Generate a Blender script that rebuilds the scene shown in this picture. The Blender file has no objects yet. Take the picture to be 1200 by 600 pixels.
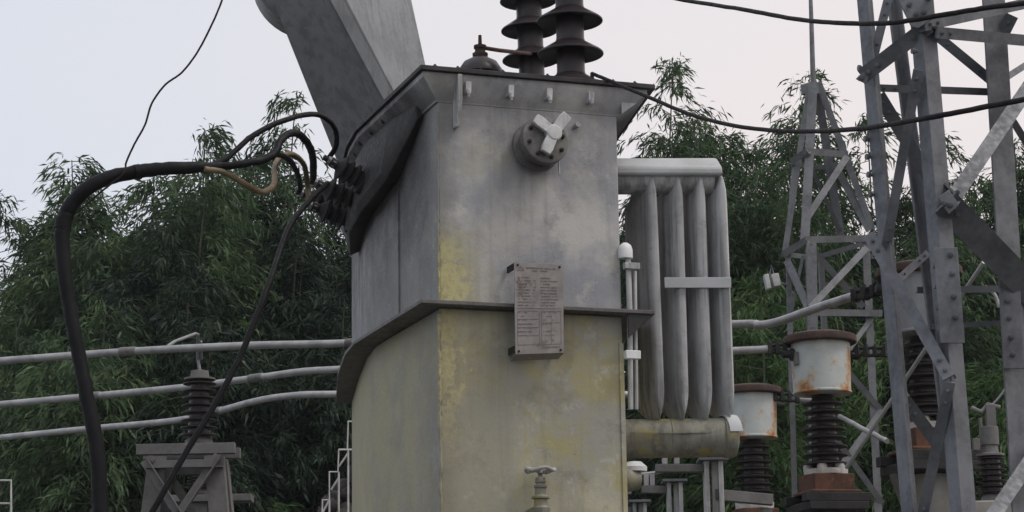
import bpy, bmesh, math, random
import numpy as np
from mathutils import Vector, Matrix

random.seed(4)
sc = bpy.context.scene
HAZE = .00045
COL = sc.collection
PI = math.pi
V = Vector

# ------------------------------------------------------------------ camera
F = 2600.0                       # focal length in pixels of a 1200 px wide picture
PITCH = math.atan(550 / F)
ROLL = math.radians(-0.95)
EYE = V((0, 0, 1.6))
cam_rot = Matrix.Rotation(PI / 2 + PITCH, 4, 'X') @ Matrix.Rotation(ROLL, 4, 'Z')
cd = bpy.data.cameras.new('camera')
cam = bpy.data.objects.new('camera', cd)
COL.objects.link(cam)
cam.matrix_world = Matrix.Translation(EYE) @ cam_rot
cd.sensor_width = 36
cd.lens = 36 * F / 1200
cd.clip_end = 2000
cd.clip_start = 0.1
sc.camera = cam


def at(px, py, Y):
    """the place seen at a photo pixel (1200 x 600) that lies Y metres ahead"""
    d = cam_rot.to_3x3() @ V((px - 600, 300 - py, -F))
    return EYE + d * (Y / d.y)


# ------------------------------------------------------------------ helpers
MATS = {}


def new_mat(name):
    m = bpy.data.materials.new(name)
    m.use_nodes = True
    nt = m.node_tree
    b = nt.nodes['Principled BSDF']
    MATS[name] = m
    return m, nt, b


def N(nt, kind, **kw):
    n = nt.nodes.new(kind)
    for k, v in kw.items():
        if k.startswith('i_'):
            n.inputs[k[2:].replace('_', ' ')].default_value = v
        else:
            setattr(n, k, v)
    return n


def noise(nt, scale, detail=6, rough=.6, vec=None, stretch=None, offset=(0, 0, 0)):
    n = N(nt, 'ShaderNodeTexNoise')
    n.inputs['Scale'].default_value = scale
    n.inputs['Detail'].default_value = detail
    n.inputs['Roughness'].default_value = rough
    tc = vec or N(nt, 'ShaderNodeTexCoord').outputs['Object']
    mp = N(nt, 'ShaderNodeMapping')
    mp.inputs['Location'].default_value = offset
    if stretch:
        mp.inputs['Scale'].default_value = stretch
    nt.links.new(tc, mp.inputs['Vector'])
    nt.links.new(mp.outputs[0], n.inputs['Vector'])
    return n.outputs['Fac']


def ramp(nt, fac, lo, hi, a=0.0, b=1.0):
    r = N(nt, 'ShaderNodeMapRange')
    r.interpolation_type = 'SMOOTHSTEP'
    r.inputs['From Min'].default_value = lo
    r.inputs['From Max'].default_value = hi
    r.inputs['To Min'].default_value = a
    r.inputs['To Max'].default_value = b
    nt.links.new(fac, r.inputs['Value'])
    return r.outputs[0]


def mix(nt, fac, a, b):
    m = N(nt, 'ShaderNodeMix', data_type='RGBA')
    for sock, v in ((m.inputs['A'], a), (m.inputs['B'], b)):
        pass
    ins = [s for s in m.inputs if s.type == 'RGBA']
    for s, v in zip(ins, (a, b)):
        if isinstance(v, tuple):
            s.default_value = (*v, 1)
        else:
            nt.links.new(v, s)
    f = m.inputs[0]
    if isinstance(fac, (int, float)):
        f.default_value = fac
    else:
        nt.links.new(fac, f)
    return [s for s in m.outputs if s.type == 'RGBA'][0]


def math_n(nt, op, a, b=None):
    m = N(nt, 'ShaderNodeMath', operation=op)
    for i, v in enumerate((a, b)):
        if v is None:
            continue
        if isinstance(v, (int, float)):
            m.inputs[i].default_value = v
        else:
            nt.links.new(v, m.inputs[i])
    return m.outputs[0]


def bump(nt, b, height, strength=.3, dist=.01):
    n = N(nt, 'ShaderNodeBump')
    n.inputs['Strength'].default_value = strength
    n.inputs['Distance'].default_value = dist
    nt.links.new(height, n.inputs['Height'])
    nt.links.new(n.outputs[0], b.inputs['Normal'])


def weathered(name, base, dark, stain=None, rough=.55, metal=0.0, spec=.4, sc_=3.0, spots=.55, streak=True, bstr=.15, grime=0):
    m, nt, b = new_mat(name)
    n1 = noise(nt, sc_, 8, .65)
    c = mix(nt, ramp(nt, n1, .35, .72), base, dark)
    if streak:
        n2 = noise(nt, 9, 5, .6, stretch=(1, 1, .09))
        c = mix(nt, ramp(nt, n2, .5, .78, 0, .55), c, dark)
    if grime:                       # rain streaks and blotches of grime
        g1 = noise(nt, 16, 6, .65, stretch=(1, 1, .05), offset=(2, 7, 3))
        g2 = noise(nt, 2.2, 6, .7, offset=(6, 1, 4))
        c = mix(nt, math_n(nt, 'MULTIPLY', ramp(nt, g1, .45, .62), ramp(nt, g2, .35, .6, .25, grime)), c, tuple(x * .5 for x in dark))
        g3 = noise(nt, 6, 8, .75, offset=(1, 9, 5))
        c = mix(nt, ramp(nt, g3, .54, .66, 0, grime * .7), c, tuple(x * .6 for x in dark))
    if stain:
        n3 = noise(nt, sc_ * 1.7, 9, .7, offset=(3, 5, 7))
        c = mix(nt, ramp(nt, n3, spots, spots + .1), c, stain)
    nt.links.new(c, b.inputs['Base Color'])
    b.inputs['Metallic'].default_value = metal
    b.inputs['Specular IOR Level'].default_value = spec
    n4 = noise(nt, 40, 4, .6)
    nt.links.new(ramp(nt, n4, .3, .7, rough - .1, rough + .15), b.inputs['Roughness'])
    bump(nt, b, n4, bstr, .004)
    return m


weathered('flange_paint', (.15, .143, .135), (.075, .072, .07), (.12, .085, .06), rough=.6, sc_=5, spots=.6)
weathered('steel_galvanised', (.27, .28, .295), (.17, .175, .185), rough=.55, metal=.25, sc_=6)
weathered('tower_steel', (.18, .189, .207), (.095, .10, .112), (.15, .105, .075), rough=.6, metal=.2, sc_=5, spots=.68)
weathered('mast_steel', (.19, .197, .21), (.11, .114, .122), rough=.6, metal=.2, sc_=5)
weathered('stand_steel', (.165, .163, .16), (.11, .105, .10), (.12, .08, .055), rough=.7, sc_=5, spots=.64)
weathered('aluminium_pipe', (.40, .395, .40), (.25, .25, .255), rough=.45, metal=.35, sc_=8, streak=False)
weathered('duct_paint', (.27, .285, .30), (.20, .21, .225), (.10, .09, .085), rough=.5, sc_=2.2, spots=.66, grime=.45)
weathered('dark_steel', base=(.035, .033, .034), dark=(.016, .016, .017), stain=(.05, .038, .03), spec=.25, rough=.65, sc_=7, spots=.62)
weathered('hood_paint', base=(.062, .06, .061), dark=(.028, .028, .03), stain=(.05, .04, .034), spec=.2, rough=.65, sc_=4, spots=.6)
weathered('radiator_paint', (.52, .525, .53), (.32, .325, .325), (.20, .185, .14), rough=.5, sc_=3, spots=.62, grime=.75)
weathered('header_paint', (.50, .52, .54), (.38, .39, .39), (.30, .28, .20), rough=.5, sc_=3, spots=.64)
weathered('lower_header_paint', (.27, .262, .215), (.15, .147, .115), (.27, .235, .09), rough=.6, sc_=4, spots=.54, grime=.6)
weathered('white_paint', (.74, .75, .76), (.58, .59, .60), rough=.5, sc_=8, streak=False)
weathered('rust', (.11, .05, .03), (.06, .03, .022), (.16, .075, .04), rough=.85, sc_=8, spots=.55)
weathered('dark_rust', (.07, .038, .03), (.035, .025, .022), (.10, .05, .03), rough=.85, sc_=6, spots=.58)
weathered('foot_paint', (.46, .45, .43), (.28, .27, .25), rough=.7, sc_=8)
weathered('plate_metal', (.30, .275, .265), (.20, .185, .178), (.16, .13, .12), rough=.55, metal=.15, sc_=7, spots=.57, streak=False)
weathered('engraving', (.195, .178, .172), (.16, .146, .142), rough=.7, sc_=20, streak=False)
weathered('tan_rubber', (.20, .15, .09), (.11, .085, .055), rough=.6, sc_=9, streak=False)
weathered('black_rubber', spec=.15, base=(.011, .011, .013), dark=(.007, .007, .008), stain=(.020, .018, .016), rough=.55, sc_=9, spots=.62, streak=False)
weathered('wire_metal', spec=.1, base=(.028, .024, .026), dark=(.018, .016, .017), rough=.6, sc_=20, streak=False)
weathered('culm', (.05, .06, .03), (.03, .036, .02), rough=.5, sc_=9, streak=False)
weathered('rail_paint', (.55, .55, .53), (.34, .33, .31), rough=.6, sc_=8, streak=False)
weathered('concrete', (.28, .27, .25), (.17, .165, .155), rough=.9, sc_=3)
weathered('rubble', (.055, .052, .047), (.025, .024, .022), (.16, .16, .15), rough=.95, sc_=9, spots=.63)


def mat_porcelain(name, c1, c2, r):
    m, nt, b = new_mat(name)
    c = mix(nt, ramp(nt, noise(nt, 8, 6), .35, .7), c1, c2)
    geo = N(nt, 'ShaderNodeNewGeometry')
    nt.links.new(c, b.inputs['Base Color'])
    b.inputs['Roughness'].default_value = r
    b.inputs['Coat Weight'].default_value = .0
    b.inputs['Specular IOR Level'].default_value = .35
    b.inputs['Coat Roughness'].default_value = .25


mat_porcelain('brown_porcelain', (.026, .020, .022), (.042, .035, .036), .33)
mat_porcelain('grey_porcelain', (.075, .07, .068), (.045, .04, .04), .4)


def mat_tank(name, lower):
    """weathered grey paint; x of the object is along the front, z up"""
    m, nt, b = new_mat(name)
    tc = N(nt, 'ShaderNodeTexCoord').outputs['Object']
    sp = N(nt, 'ShaderNodeSeparateXYZ')
    nt.links.new(tc, sp.inputs[0])
    X, Y, Z = sp.outputs
    base, dark = ((.46, .435, .315), (.29, .275, .20)) if lower else ((.47, .46, .44), (.31, .31, .312))
    big = noise(nt, 1.7, 7, .62)
    c = mix(nt, ramp(nt, big, .40, .60), base, dark)
    cool = noise(nt, 1.15, 6, .62, offset=(7, 3, 1))
    c = mix(nt, ramp(nt, cool, .43, .57, 0, .8), c, (.30, .30, .265) if lower else (.235, .25, .285))
    olive = noise(nt, 2.4, 8, .7, offset=(11, 2, 8))
    if lower:
        c = mix(nt, ramp(nt, olive, .47, .62, 0, .75), c, (.345, .305, .125))
    else:
        c = mix(nt, ramp(nt, olive, .52, .66, 0, .4), c, (.34, .32, .23))
    blot = noise(nt, 4.2, 10, .78, offset=(3, 1, 6))
    c = mix(nt, ramp(nt, blot, .52, .66, 0, .42), c, (.15, .135, .11) if lower else (.15, .15, .155))
    drip = noise(nt, 12, 6, .65, stretch=(1, 1, .06))
    c = mix(nt, ramp(nt, drip, .48, .70, 0, .28), c, (.13, .125, .11))
    pale = noise(nt, 5, 9, .75, offset=(9, 2, 4))
    c = mix(nt, ramp(nt, pale, .54, .66, 0, .5), c, (.50, .49, .44))
    speck = noise(nt, 38, 3, .6, offset=(4, 4, 4))
    c = mix(nt, ramp(nt, speck, .67, .73, 0, .6), c, (.10, .075, .055))
    # grime that crept in from the welded corner and along the right edge
    gn = noise(nt, 7, 7, .7, offset=(1, 8, 2))
    edge = math_n(nt, 'ABSOLUTE', math_n(nt, 'SUBTRACT', X, .02))
    e2 = math_n(nt, 'ADD', edge, math_n(nt, 'MULTIPLY', gn, -.26))
    c = mix(nt, ramp(nt, e2, -.12, .0, .65, 0), c, (.16, .155, .14))
    # lichen: yellow bloom on the front face by the left corner, wider on the lower tank
    ln = noise(nt, 5.5, 9, .72, offset=(4, 4, 1))
    front = ramp(nt, Y, .004, .02, 1, 0)
    if lower:
        lx = math_n(nt, 'ADD', X, math_n(nt, 'MULTIPLY', ln, -.9))
        mask = math_n(nt, 'MULTIPLY', ramp(nt, lx, -.35, .35, .42, .0), front)
        c = mix(nt, mask, c, (.29, .268, .165))
        pk = noise(nt, 13, 9, .75, offset=(2, 6, 1))
        ly = math_n(nt, 'ADD', math_n(nt, 'ABSOLUTE', math_n(nt, 'SUBTRACT', X, .04)), math_n(nt, 'MULTIPLY', pk, -.85))
        zz = ramp(nt, math_n(nt, 'ADD', Z, math_n(nt, 'MULTIPLY', ln, .8)), 3.3, 4.0, 0, 1)
        mask = math_n(nt, 'MULTIPLY', math_n(nt, 'MULTIPLY', ramp(nt, ly, -.40, -.34, .85, 0), zz), front)
        c = mix(nt, math_n(nt, 'MULTIPLY', mask, ramp(nt, noise(nt, 30, 6, .75), .36, .56, .2, 1)), c, (.46, .41, .20))
        sn = noise(nt, 6, 6, .6, stretch=(1, 1, .22), offset=(2, 2, 2))
        side = ramp(nt, Y, .1, .5, 0, .7)
        c = mix(nt, math_n(nt, 'MULTIPLY', ramp(nt, sn, .48, .62), side), c, (.25, .235, .14))
        c = mix(nt, math_n(nt, 'MULTIPLY', ramp(nt, olive, .36, .56, .3, .8), side), c, (.40, .35, .20))
    else:
        lx = math_n(nt, 'ADD', X, math_n(nt, 'MULTIPLY', ln, -.7))
        zz = ramp(nt, math_n(nt, 'ADD', Z, math_n(nt, 'MULTIPLY', ln, .9)), 4.95, 4.45, 0, 1)
        mask = math_n(nt, 'MULTIPLY', math_n(nt, 'MULTIPLY', ramp(nt, lx, -.28, .05, .7, 0), zz), front)
        c = mix(nt, mask, c, (.30, .28, .13))
        pk = noise(nt, 13, 9, .75, offset=(5, 6, 1))
        ly = math_n(nt, 'ADD', math_n(nt, 'ABSOLUTE', math_n(nt, 'SUBTRACT', X, .07)), math_n(nt, 'MULTIPLY', pk, -.85))
        zz = ramp(nt, math_n(nt, 'ADD', Z, math_n(nt, 'MULTIPLY', ln, .5)), 4.62, 4.28, 0, 1)
        mask = math_n(nt, 'MULTIPLY', math_n(nt, 'MULTIPLY', ramp(nt, ly, -.38, -.32, .88, 0), zz), front)
        c = mix(nt, math_n(nt, 'MULTIPLY', mask, ramp(nt, noise(nt, 30, 6, .75), .36, .56, .25, 1)), c, (.50, .45, .21))
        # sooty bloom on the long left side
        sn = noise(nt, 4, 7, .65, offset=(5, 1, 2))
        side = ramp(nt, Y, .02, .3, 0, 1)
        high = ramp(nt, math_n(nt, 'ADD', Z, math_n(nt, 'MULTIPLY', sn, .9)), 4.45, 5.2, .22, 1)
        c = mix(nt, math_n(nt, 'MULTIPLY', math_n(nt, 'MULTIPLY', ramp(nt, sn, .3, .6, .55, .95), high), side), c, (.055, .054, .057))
    nt.links.new(c, b.inputs['Base Color'])
    fine = noise(nt, 60, 4, .6)
    nt.links.new(ramp(nt, fine, .3, .7, .5, .75), b.inputs['Roughness'])
    h = math_n(nt, 'ADD', math_n(nt, 'MULTIPLY', fine, .3), math_n(nt, 'MULTIPLY', noise(nt, 2.0, 3, .5), 3.0))
    h = math_n(nt, 'ADD', h, math_n(nt, 'MULTIPLY', noise(nt, 22, 6, .7), .7))
    bump(nt, b, h, .3, .012)


mat_tank('tank_paint_lower', True)
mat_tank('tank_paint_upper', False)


def mat_drum():
    m, nt, b = new_mat('drum_paint')
    c = mix(nt, ramp(nt, noise(nt, 3, 6), .35, .7), (.50, .535, .525), (.38, .41, .405))
    r1 = noise(nt, 3.6, 8, .66, offset=(1.3, .2, 2.1))
    c = mix(nt, ramp(nt, r1, .48, .57, 0, .85), c, (.46, .27, .11))
    c = mix(nt, ramp(nt, r1, .56, .63), c, (.30, .11, .04))
    nt.links.new(c, b.inputs['Base Color'])
    b.inputs['Roughness'].default_value = .6
    bump(nt, b, noise(nt, 30, 4), .2, .005)


mat_drum()


def mat_leaf(name, c1, c2, trans):
    m, nt, b = new_mat(name)
    out = nt.nodes['Material Output']
    nt.nodes.remove(b)
    n = noise(nt, 1.1, 3, .6)
    n2 = noise(nt, 9, 2, .5)
    f = ramp(nt, math_n(nt, 'ADD', math_n(nt, 'MULTIPLY', n, .6), math_n(nt, 'MULTIPLY', n2, .4)), .4, .62)
    c = mix(nt, f, c1, c2)
    c = mix(nt, ramp(nt, noise(nt, 14, 2, .5, offset=(5, 5, 5)), .64, .70, 0, .6), c, (.15, .145, .06))
    d = N(nt, 'ShaderNodeBsdfDiffuse')
    t = N(nt, 'ShaderNodeBsdfTranslucent')
    g = N(nt, 'ShaderNodeBsdfGlossy')
    g.inputs['Roughness'].default_value = .45
    g.inputs['Color'].default_value = (.8, .85, .9, 1)
    nt.links.new(c, d.inputs['Color'])
    nt.links.new(c, t.inputs['Color'])
    ms = N(nt, 'ShaderNodeMixShader')
    ms.inputs[0].default_value = trans
    nt.links.new(d.outputs[0], ms.inputs[1])
    nt.links.new(t.outputs[0], ms.inputs[2])
    m2 = N(nt, 'ShaderNodeMixShader')
    m2.inputs[0].default_value = .012
    nt.links.new(ms.outputs[0], m2.inputs[1])
    nt.links.new(g.outputs[0], m2.inputs[2])
    nt.links.new(m2.outputs[0], out.inputs['Surface'])


mat_leaf('leaf_dark', (.014, .026, .018), (.032, .053, .031), .22)
mat_leaf('leaf_mid', (.034, .064, .032), (.092, .142, .064), .3)
mat_leaf('leaf_fresh', (.040, .085, .028), (.078, .132, .044), .33)

WORLD = {}                       # world matrix of each thing


class MB:
    def __init__(self):
        self.v, self.f = [], []

    def face_set(self, vs, fs):
        o = len(self.v)
        self.v += [V(p) for p in vs]
        self.f += [tuple(i + o for i in f) for f in fs]
        return self

    def box(self, c, ax, ay, az):
        """centre and three half-extent vectors"""
        c, ax, ay, az = V(c), V(ax), V(ay), V(az)
        vs = [c + ax * i + ay * j + az * k for k in (-1, 1) for j in (-1, 1) for i in (-1, 1)]
        return self.face_set(vs, [(0, 2, 3, 1), (4, 5, 7, 6), (0, 1, 5, 4), (2, 6, 7, 3), (0, 4, 6, 2), (1, 3, 7, 5)])

    def loft(self, rings, cap=True):
        n = len(rings[0])
        vs = [p for r in rings for p in r]
        fs = []
        for k in range(len(rings) - 1):
            for i in range(n):
                j = (i + 1) % n
                fs.append((k * n + i, k * n + j, (k + 1) * n + j, (k + 1) * n + i))
        if cap:
            fs.append(tuple(range(n))[::-1])
            fs.append(tuple((len(rings) - 1) * n + i for i in range(n)))
        return self.face_set(vs, fs)

    def prism(self, poly, vec):
        return self.loft([[V(p) for p in poly], [V(p) + V(vec) for p in poly]])

    def tube(self, pts, r, n=10, smooth=0):
        pts = [V(p) for p in pts]
        rs = list(r) if isinstance(r, (list, tuple)) else [r] * len(pts)
        if smooth:
            pts, rs = spline(pts, rs, smooth)
        if smooth >= 8:
            rj = random.Random(len(pts))
            pts = [p + V((rj.gauss(0, .05), rj.gauss(0, .05), rj.gauss(0, .05))) * q for p, q in zip(pts, rs)]
            rs = [q * rj.uniform(.975, 1.03) for q in rs]
        rings = []
        t = (pts[1] - pts[0]).normalized()
        up = V((0, 0, 1)) if abs(t.z) < .9 else V((1, 0, 0))
        a = t.cross(up).normalized()
        for i, p in enumerate(pts):
            if i == 0:
                t = pts[1] - p
            elif i == len(pts) - 1:
                t = p - pts[-2]
            else:
                t = (pts[i + 1] - p).normalized() + (p - pts[i - 1]).normalized()
            t.normalize()
            a = (a - t * a.dot(t)).normalized()
            b = t.cross(a)
            rings.append([p + (a * math.cos(2 * PI * k / n) + b * math.sin(2 * PI * k / n)) * rs[i] for k in range(n)])
        return self.loft(rings)

    def lathe(self, prof, o, axis=(0, 0, 1), n=24):
        """prof: (radius, distance along axis)"""
        o, ax = V(o), V(axis).normalized()
        up = V((0, 0, 1)) if abs(ax.z) < .9 else V((1, 0, 0))
        a = ax.cross(up).normalized()
        b = ax.cross(a)
        rings = [[o + ax * h + (a * math.cos(2 * PI * k / n) + b * math.sin(2 * PI * k / n)) * max(r, 1e-4) for k in range(n)] for r, h in prof]
        return self.loft(rings)

    def angle(self, p0, p1, da, db, w, t=.008, wb=None):
        """rolled steel angle: corner line p0-p1, flanges along da and db"""
        p0, p1 = V(p0), V(p1)
        d = (p1 - p0).normalized()
        a = V(da) - d * V(da).dot(d)
        a.normalize()
        b = V(db) - d * V(db).dot(d) - a * V(db).dot(a)
        b.normalize()
        wb = wb or w
        pr = [(0, 0), (w, 0), (w, t), (t, t), (t, wb), (0, wb)]
        return self.loft([[p + a * x + b * y for x, y in pr] for p in (p0, p1)])

    def flat(self, p0, p1, s, w, nrm, t=.008):
        """flat bar, width w along s (centred), thickness along nrm"""
        p0, p1 = V(p0), V(p1)
        d = (p1 - p0).normalized()
        s = V(s) - d * V(s).dot(d)
        s.normalize()
        nn = d.cross(s).normalized()
        if nn.dot(V(nrm)) < 0:
            nn = -nn
        q = [(-w / 2, 0), (w / 2, 0), (w / 2, t), (-w / 2, t)]
        return self.loft([[p + s * x + nn * y for x, y in q] for p in (p0, p1)])

    def bolt(self, p, nrm, r=.012, h=.012):
        return self.lathe([(r, 0), (r, h), (r * .5, h + .001), (r * .5, h + .008)], p, nrm, 6)

    def build(self, name, mat, parent=None, bevel=0, loc=None, sharp=38):
        if parent is not None:
            inv = WORLD[parent.name].inverted()
        else:
            o = V(loc) if loc is not None else self.base()
            inv = Matrix.Translation(o).inverted()
        me = bpy.data.meshes.new(name)
        bm = bmesh.new()
        vs = [bm.verts.new(inv @ p) for p in self.v]
        for f in self.f:
            try:
                bm.faces.new([vs[i] for i in f])
            except ValueError:
                pass
        bmesh.ops.recalc_face_normals(bm, faces=bm.faces)
        bm.to_mesh(me)
        bm.free()
        me.polygons.foreach_set('use_smooth', [True] * len(me.polygons))
        me.set_sharp_from_angle(angle=math.radians(sharp))
        me.materials.append(MATS[mat])
        ob = bpy.data.objects.new(name, me)
        COL.objects.link(ob)
        if parent is not None:
            ob.parent = parent
            WORLD[ob.name] = WORLD[parent.name].copy()
        else:
            ob.matrix_world = inv.inverted()
            WORLD[ob.name] = inv.inverted()
        if bevel:
            md = ob.modifiers.new('bevel', 'BEVEL')
            md.width = bevel
            md.segments = 2
            md.limit_method = 'ANGLE'
            md.angle_limit = math.radians(40)
        return ob

    def base(self):
        lo = V((min(p.x for p in self.v), min(p.y for p in self.v), min(p.z for p in self.v)))
        hi = V((max(p.x for p in self.v), max(p.y for p in self.v), 0))
        return V(((lo.x + hi.x) / 2, (lo.y + hi.y) / 2, lo.z))


def bolts(items, mat, parent, name='bolt'):
    """each bolt a mesh of its own: (place, direction, radius, height)"""
    for p, n_, r, h in items:
        MB().bolt(p, n_, r, h).build(name, mat, parent)


def spline(pts, rs, m):
    """Catmull-Rom through the points"""
    P = [pts[0] * 2 - pts[1]] + pts + [pts[-1] * 2 - pts[-2]]
    R = [rs[0]] + rs + [rs[-1]]
    op, orr = [], []
    for i in range(1, len(P) - 2):
        for k in range(m):
            t = k / m
            a, b, c, d = P[i - 1:i + 3]
            op.append(.5 * ((2 * b) + (c - a) * t + (2 * a - 5 * b + 4 * c - d) * t * t + (3 * b - a - 3 * c + d) * t ** 3))
            orr.append(R[i] * (1 - t) + R[i + 1] * t)
    return op + [pts[-1]], orr + [rs[-1]]


def tag(o, label=None, cat=None, group=None, kind=None):
    for k, v in (('label', label), ('category', cat), ('group', group), ('kind', kind)):
        if v:
            o[k] = v
    return o


def thing(name, label, cat, loc, group=None, rz=0):
    o = bpy.data.objects.new(name, None)
    COL.objects.link(o)
    o.empty_display_size = .2
    o.matrix_world = Matrix.Translation(V(loc)) @ Matrix.Rotation(rz, 4, 'Z')
    WORLD[o.name] = o.matrix_world.copy()
    return tag(o, label, cat, group)


def dup(root, loc, label, group=None):
    r = root.copy()
    COL.objects.link(r)
    r.location = loc
    r['label'] = label
    if group:
        r['group'] = group
    for ch in list(root.children):
        c = ch.copy()
        COL.objects.link(c)
        c.parent = r
        for g in list(ch.children):
            d = g.copy()
            COL.objects.link(d)
            d.parent = c
    return r


ZV = V((0, 0, 1))

# ------------------------------------------------------------------ ground
m, nt, b = new_mat('ground_gravel')
g1 = noise(nt, 60, 6, .7)
c = mix(nt, ramp(nt, g1, .35, .65), (.055, .052, .047), (.11, .107, .10))
c = mix(nt, ramp(nt, noise(nt, .25, 5), .5, .6), c, (.03, .05, .022))
nt.links.new(c, b.inputs['Base Color'])
b.inputs['Roughness'].default_value = .95
bump(nt, b, g1, .5, .03)
gm = MB()
gm.face_set([(-600, -600, 0), (600, -600, 0), (600, 600, 0), (-600, 600, 0)], [(0, 1, 2, 3)])
tag(gm.build('ground', 'ground_gravel', loc=(0, 0, 0)), kind='structure')

# ------------------------------------------------------------------ transformer
TH = math.radians(19.5)
PF = at(515, 358, 12.0)
T0 = V((PF.x, PF.y, 0))
TR = thing('power_transformer', 'tall weathered grey oil transformer with yellow lichen, nameplate and side radiator', 'transformer', T0, rz=TH)
TM = WORLD[TR.name]
U = (TM.to_3x3() @ V((1, 0, 0)))
W_ = (TM.to_3x3() @ V((0, 1, 0)))     # into the depth


def L(u, v, z):
    return TM @ V((u, v, z))


def on_front(px, py, off=0.0):
    """(u, z) where the pixel meets the plane parallel to the tank front, `off` in front of it"""
    d = cam_rot.to_3x3() @ V((px - 600, 300 - py, -F))
    P = L(0, -off, 0)
    t = (P - EYE).dot(W_) / d.dot(W_)
    q = TM.inverted() @ (EYE + d * t)
    return q.x, q.z


def Lf(px, py, off=0.0):
    u, z = on_front(px, py, off)
    return L(u, -off, z)


ZL, ZC = 3.867, 5.19
WT = 1.083
PLAN = [(0, 0), (WT, 0), (WT, 3.3), (.9, 3.6), (.47, 3.55), (.22, 2.45), (.06, 1.68), (0, 1.28)]


def offset_plan(o, of=None, orr=None):
    """the tank's outline pushed out by o (front by of, right by orr)"""
    of = o if of is None else of
    orr = o if orr is None else orr
    return [(-o, -of), (WT + orr, -of), (WT + orr + .22, 1.0), (WT + orr + .22, 3.4), (.95, 3.6 + o), (.43 - o * .3, 3.55 + o), (.21 - o, 2.45), (.05 - o, 1.68), (-o, 1.28)]


# lower tank on a plinth
mb = MB()
mb.loft([[L(u, v, z) for u, v in PLAN] for z in (.45, ZL - .012)])
tank = mb.build('tank', 'tank_paint_lower', TR, bevel=.008)
mb = MB()                                  # plinth feet rails
for u in (.18, .9):
    mb.box(L(u, 1.75, .375), U * .09, W_ * 1.9, ZV * .075)
mb.build('skid', 'dark_steel', TR)
mb = MB()                                  # welds: left corner bead, right edge strip
pts = [L(-.006 + random.uniform(-.004, .004), -.006 + random.uniform(-.003, .003), .5 + i * (ZL - .55) / 120) for i in range(121)]
mb.tube(pts, [.010 + random.uniform(-.003, .004) for _ in pts], 6)
mb.box(L(WT - .012, -.004, 2.1), U * .013, W_ * .004, ZV * 1.6)
mb.build('weld_seam', 'tank_paint_lower', tank)
# upper tank
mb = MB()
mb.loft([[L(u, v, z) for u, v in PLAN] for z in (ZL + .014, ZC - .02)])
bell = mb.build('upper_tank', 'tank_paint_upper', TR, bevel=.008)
mb = MB()
pts = [L(-.003 + random.uniform(-.002, .002), -.004, ZL + .03 + i * (ZC - ZL - .25) / 60) for i in range(61)]
mb.tube(pts, [.006 + random.uniform(-.002, .002) for _ in pts], 6)
mb.build('weld_seam', 'tank_paint_upper', bell)
mb = MB()
mb.box(L(-.004, .77, (ZL + 4.75) / 2), U * .005, W_ * .008, ZV * ((4.75 - ZL) / 2 - .03))
mb.build('weld_seam', 'tank_paint_upper', bell)
# joint flange between the two
mb = MB()
mb.loft([[L(u, v, z) for u, v in offset_plan(.135, .10, .16)] for z in (ZL - .010, ZL + .012)])
fl = mb.build('joint_flange', 'flange_paint', TR, bevel=.003)
mb = MB()
mb.prism([L(WT + .002, -.09, ZL - .012), L(WT + .15, -.09, ZL - .012), L(WT + .002, -.09, ZL - .15)], W_ * .012)
mb.build('gusset', 'hood_paint', fl)
# cover: flared collar, plate, lugs, bolts
mb = MB()
c0 = offset_plan(.012, .004, .008)
c1 = offset_plan(.11, .085, .16)
mb.loft([[L(u, v, ZC - .165) for u, v in c0], [L(u, v, ZC - .150) for u, v in c0], [L(u, v, ZC - .045) for u, v in c1], [L(u, v, ZC - .012) for u, v in c1]])
cover = mb.build('cover', 'tank_paint_upper', TR, bevel=.004)
mb = MB()
cp = offset_plan(.13, .11, .20)
mb.loft([[L(u, v, ZC - .011) for u, v in cp], [L(u, v, ZC + .016) for u, v in cp]])
mb.build('cover_plate', 'hood_paint', cover, bevel=.003)
for px, py in ((547, 104), (597, 110), (642, 113), (691, 121)):
    mb = MB()
    u, z = on_front(px, py, .06)
    mb.box(L(u, -.065, ZC - .085), U * .017, W_ * .03, ZV * .03)
    mb.lathe([(.013, 0), (.013, .03), (.008, .032), (.008, .045)], L(u, -.095, ZC - .10), -ZV, 8)
    mb.build('lug', 'radiator_paint', cover, bevel=.003)
for u, zb in ((.10, ZC - .31), (WT + .012, ZC - .16)):
    mb = MB()
    s = .012
    w = .11 if u < .5 else .15
    if u < .5:
        mb.prism([L(u - s, -.11, ZC - .02), L(u - s, -.11, ZC - .17), L(u - s, -.05, zb), L(u - s, -.003, zb), L(u - s, -.003, ZC - .02)], U * (2 * s))
    else:
        mb.prism([L(u, -.05, ZC - .02), L(u + w, -.05, ZC - .02), L(u + w * .8, -.05, ZC - .07), L(u, -.05, zb)], W_ * .014)
    mb.build('gusset', 'radiator_paint', cover, bevel=.003)
bolts([(L(-.04 + i * .134, -.085, ZC + .016), ZV, .014, .007) for i in range(10)] + [(L(-.10, .1 + i * .15, ZC + .016), ZV, .014, .009) for i in range(9)], 'dark_steel', cover)

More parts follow.
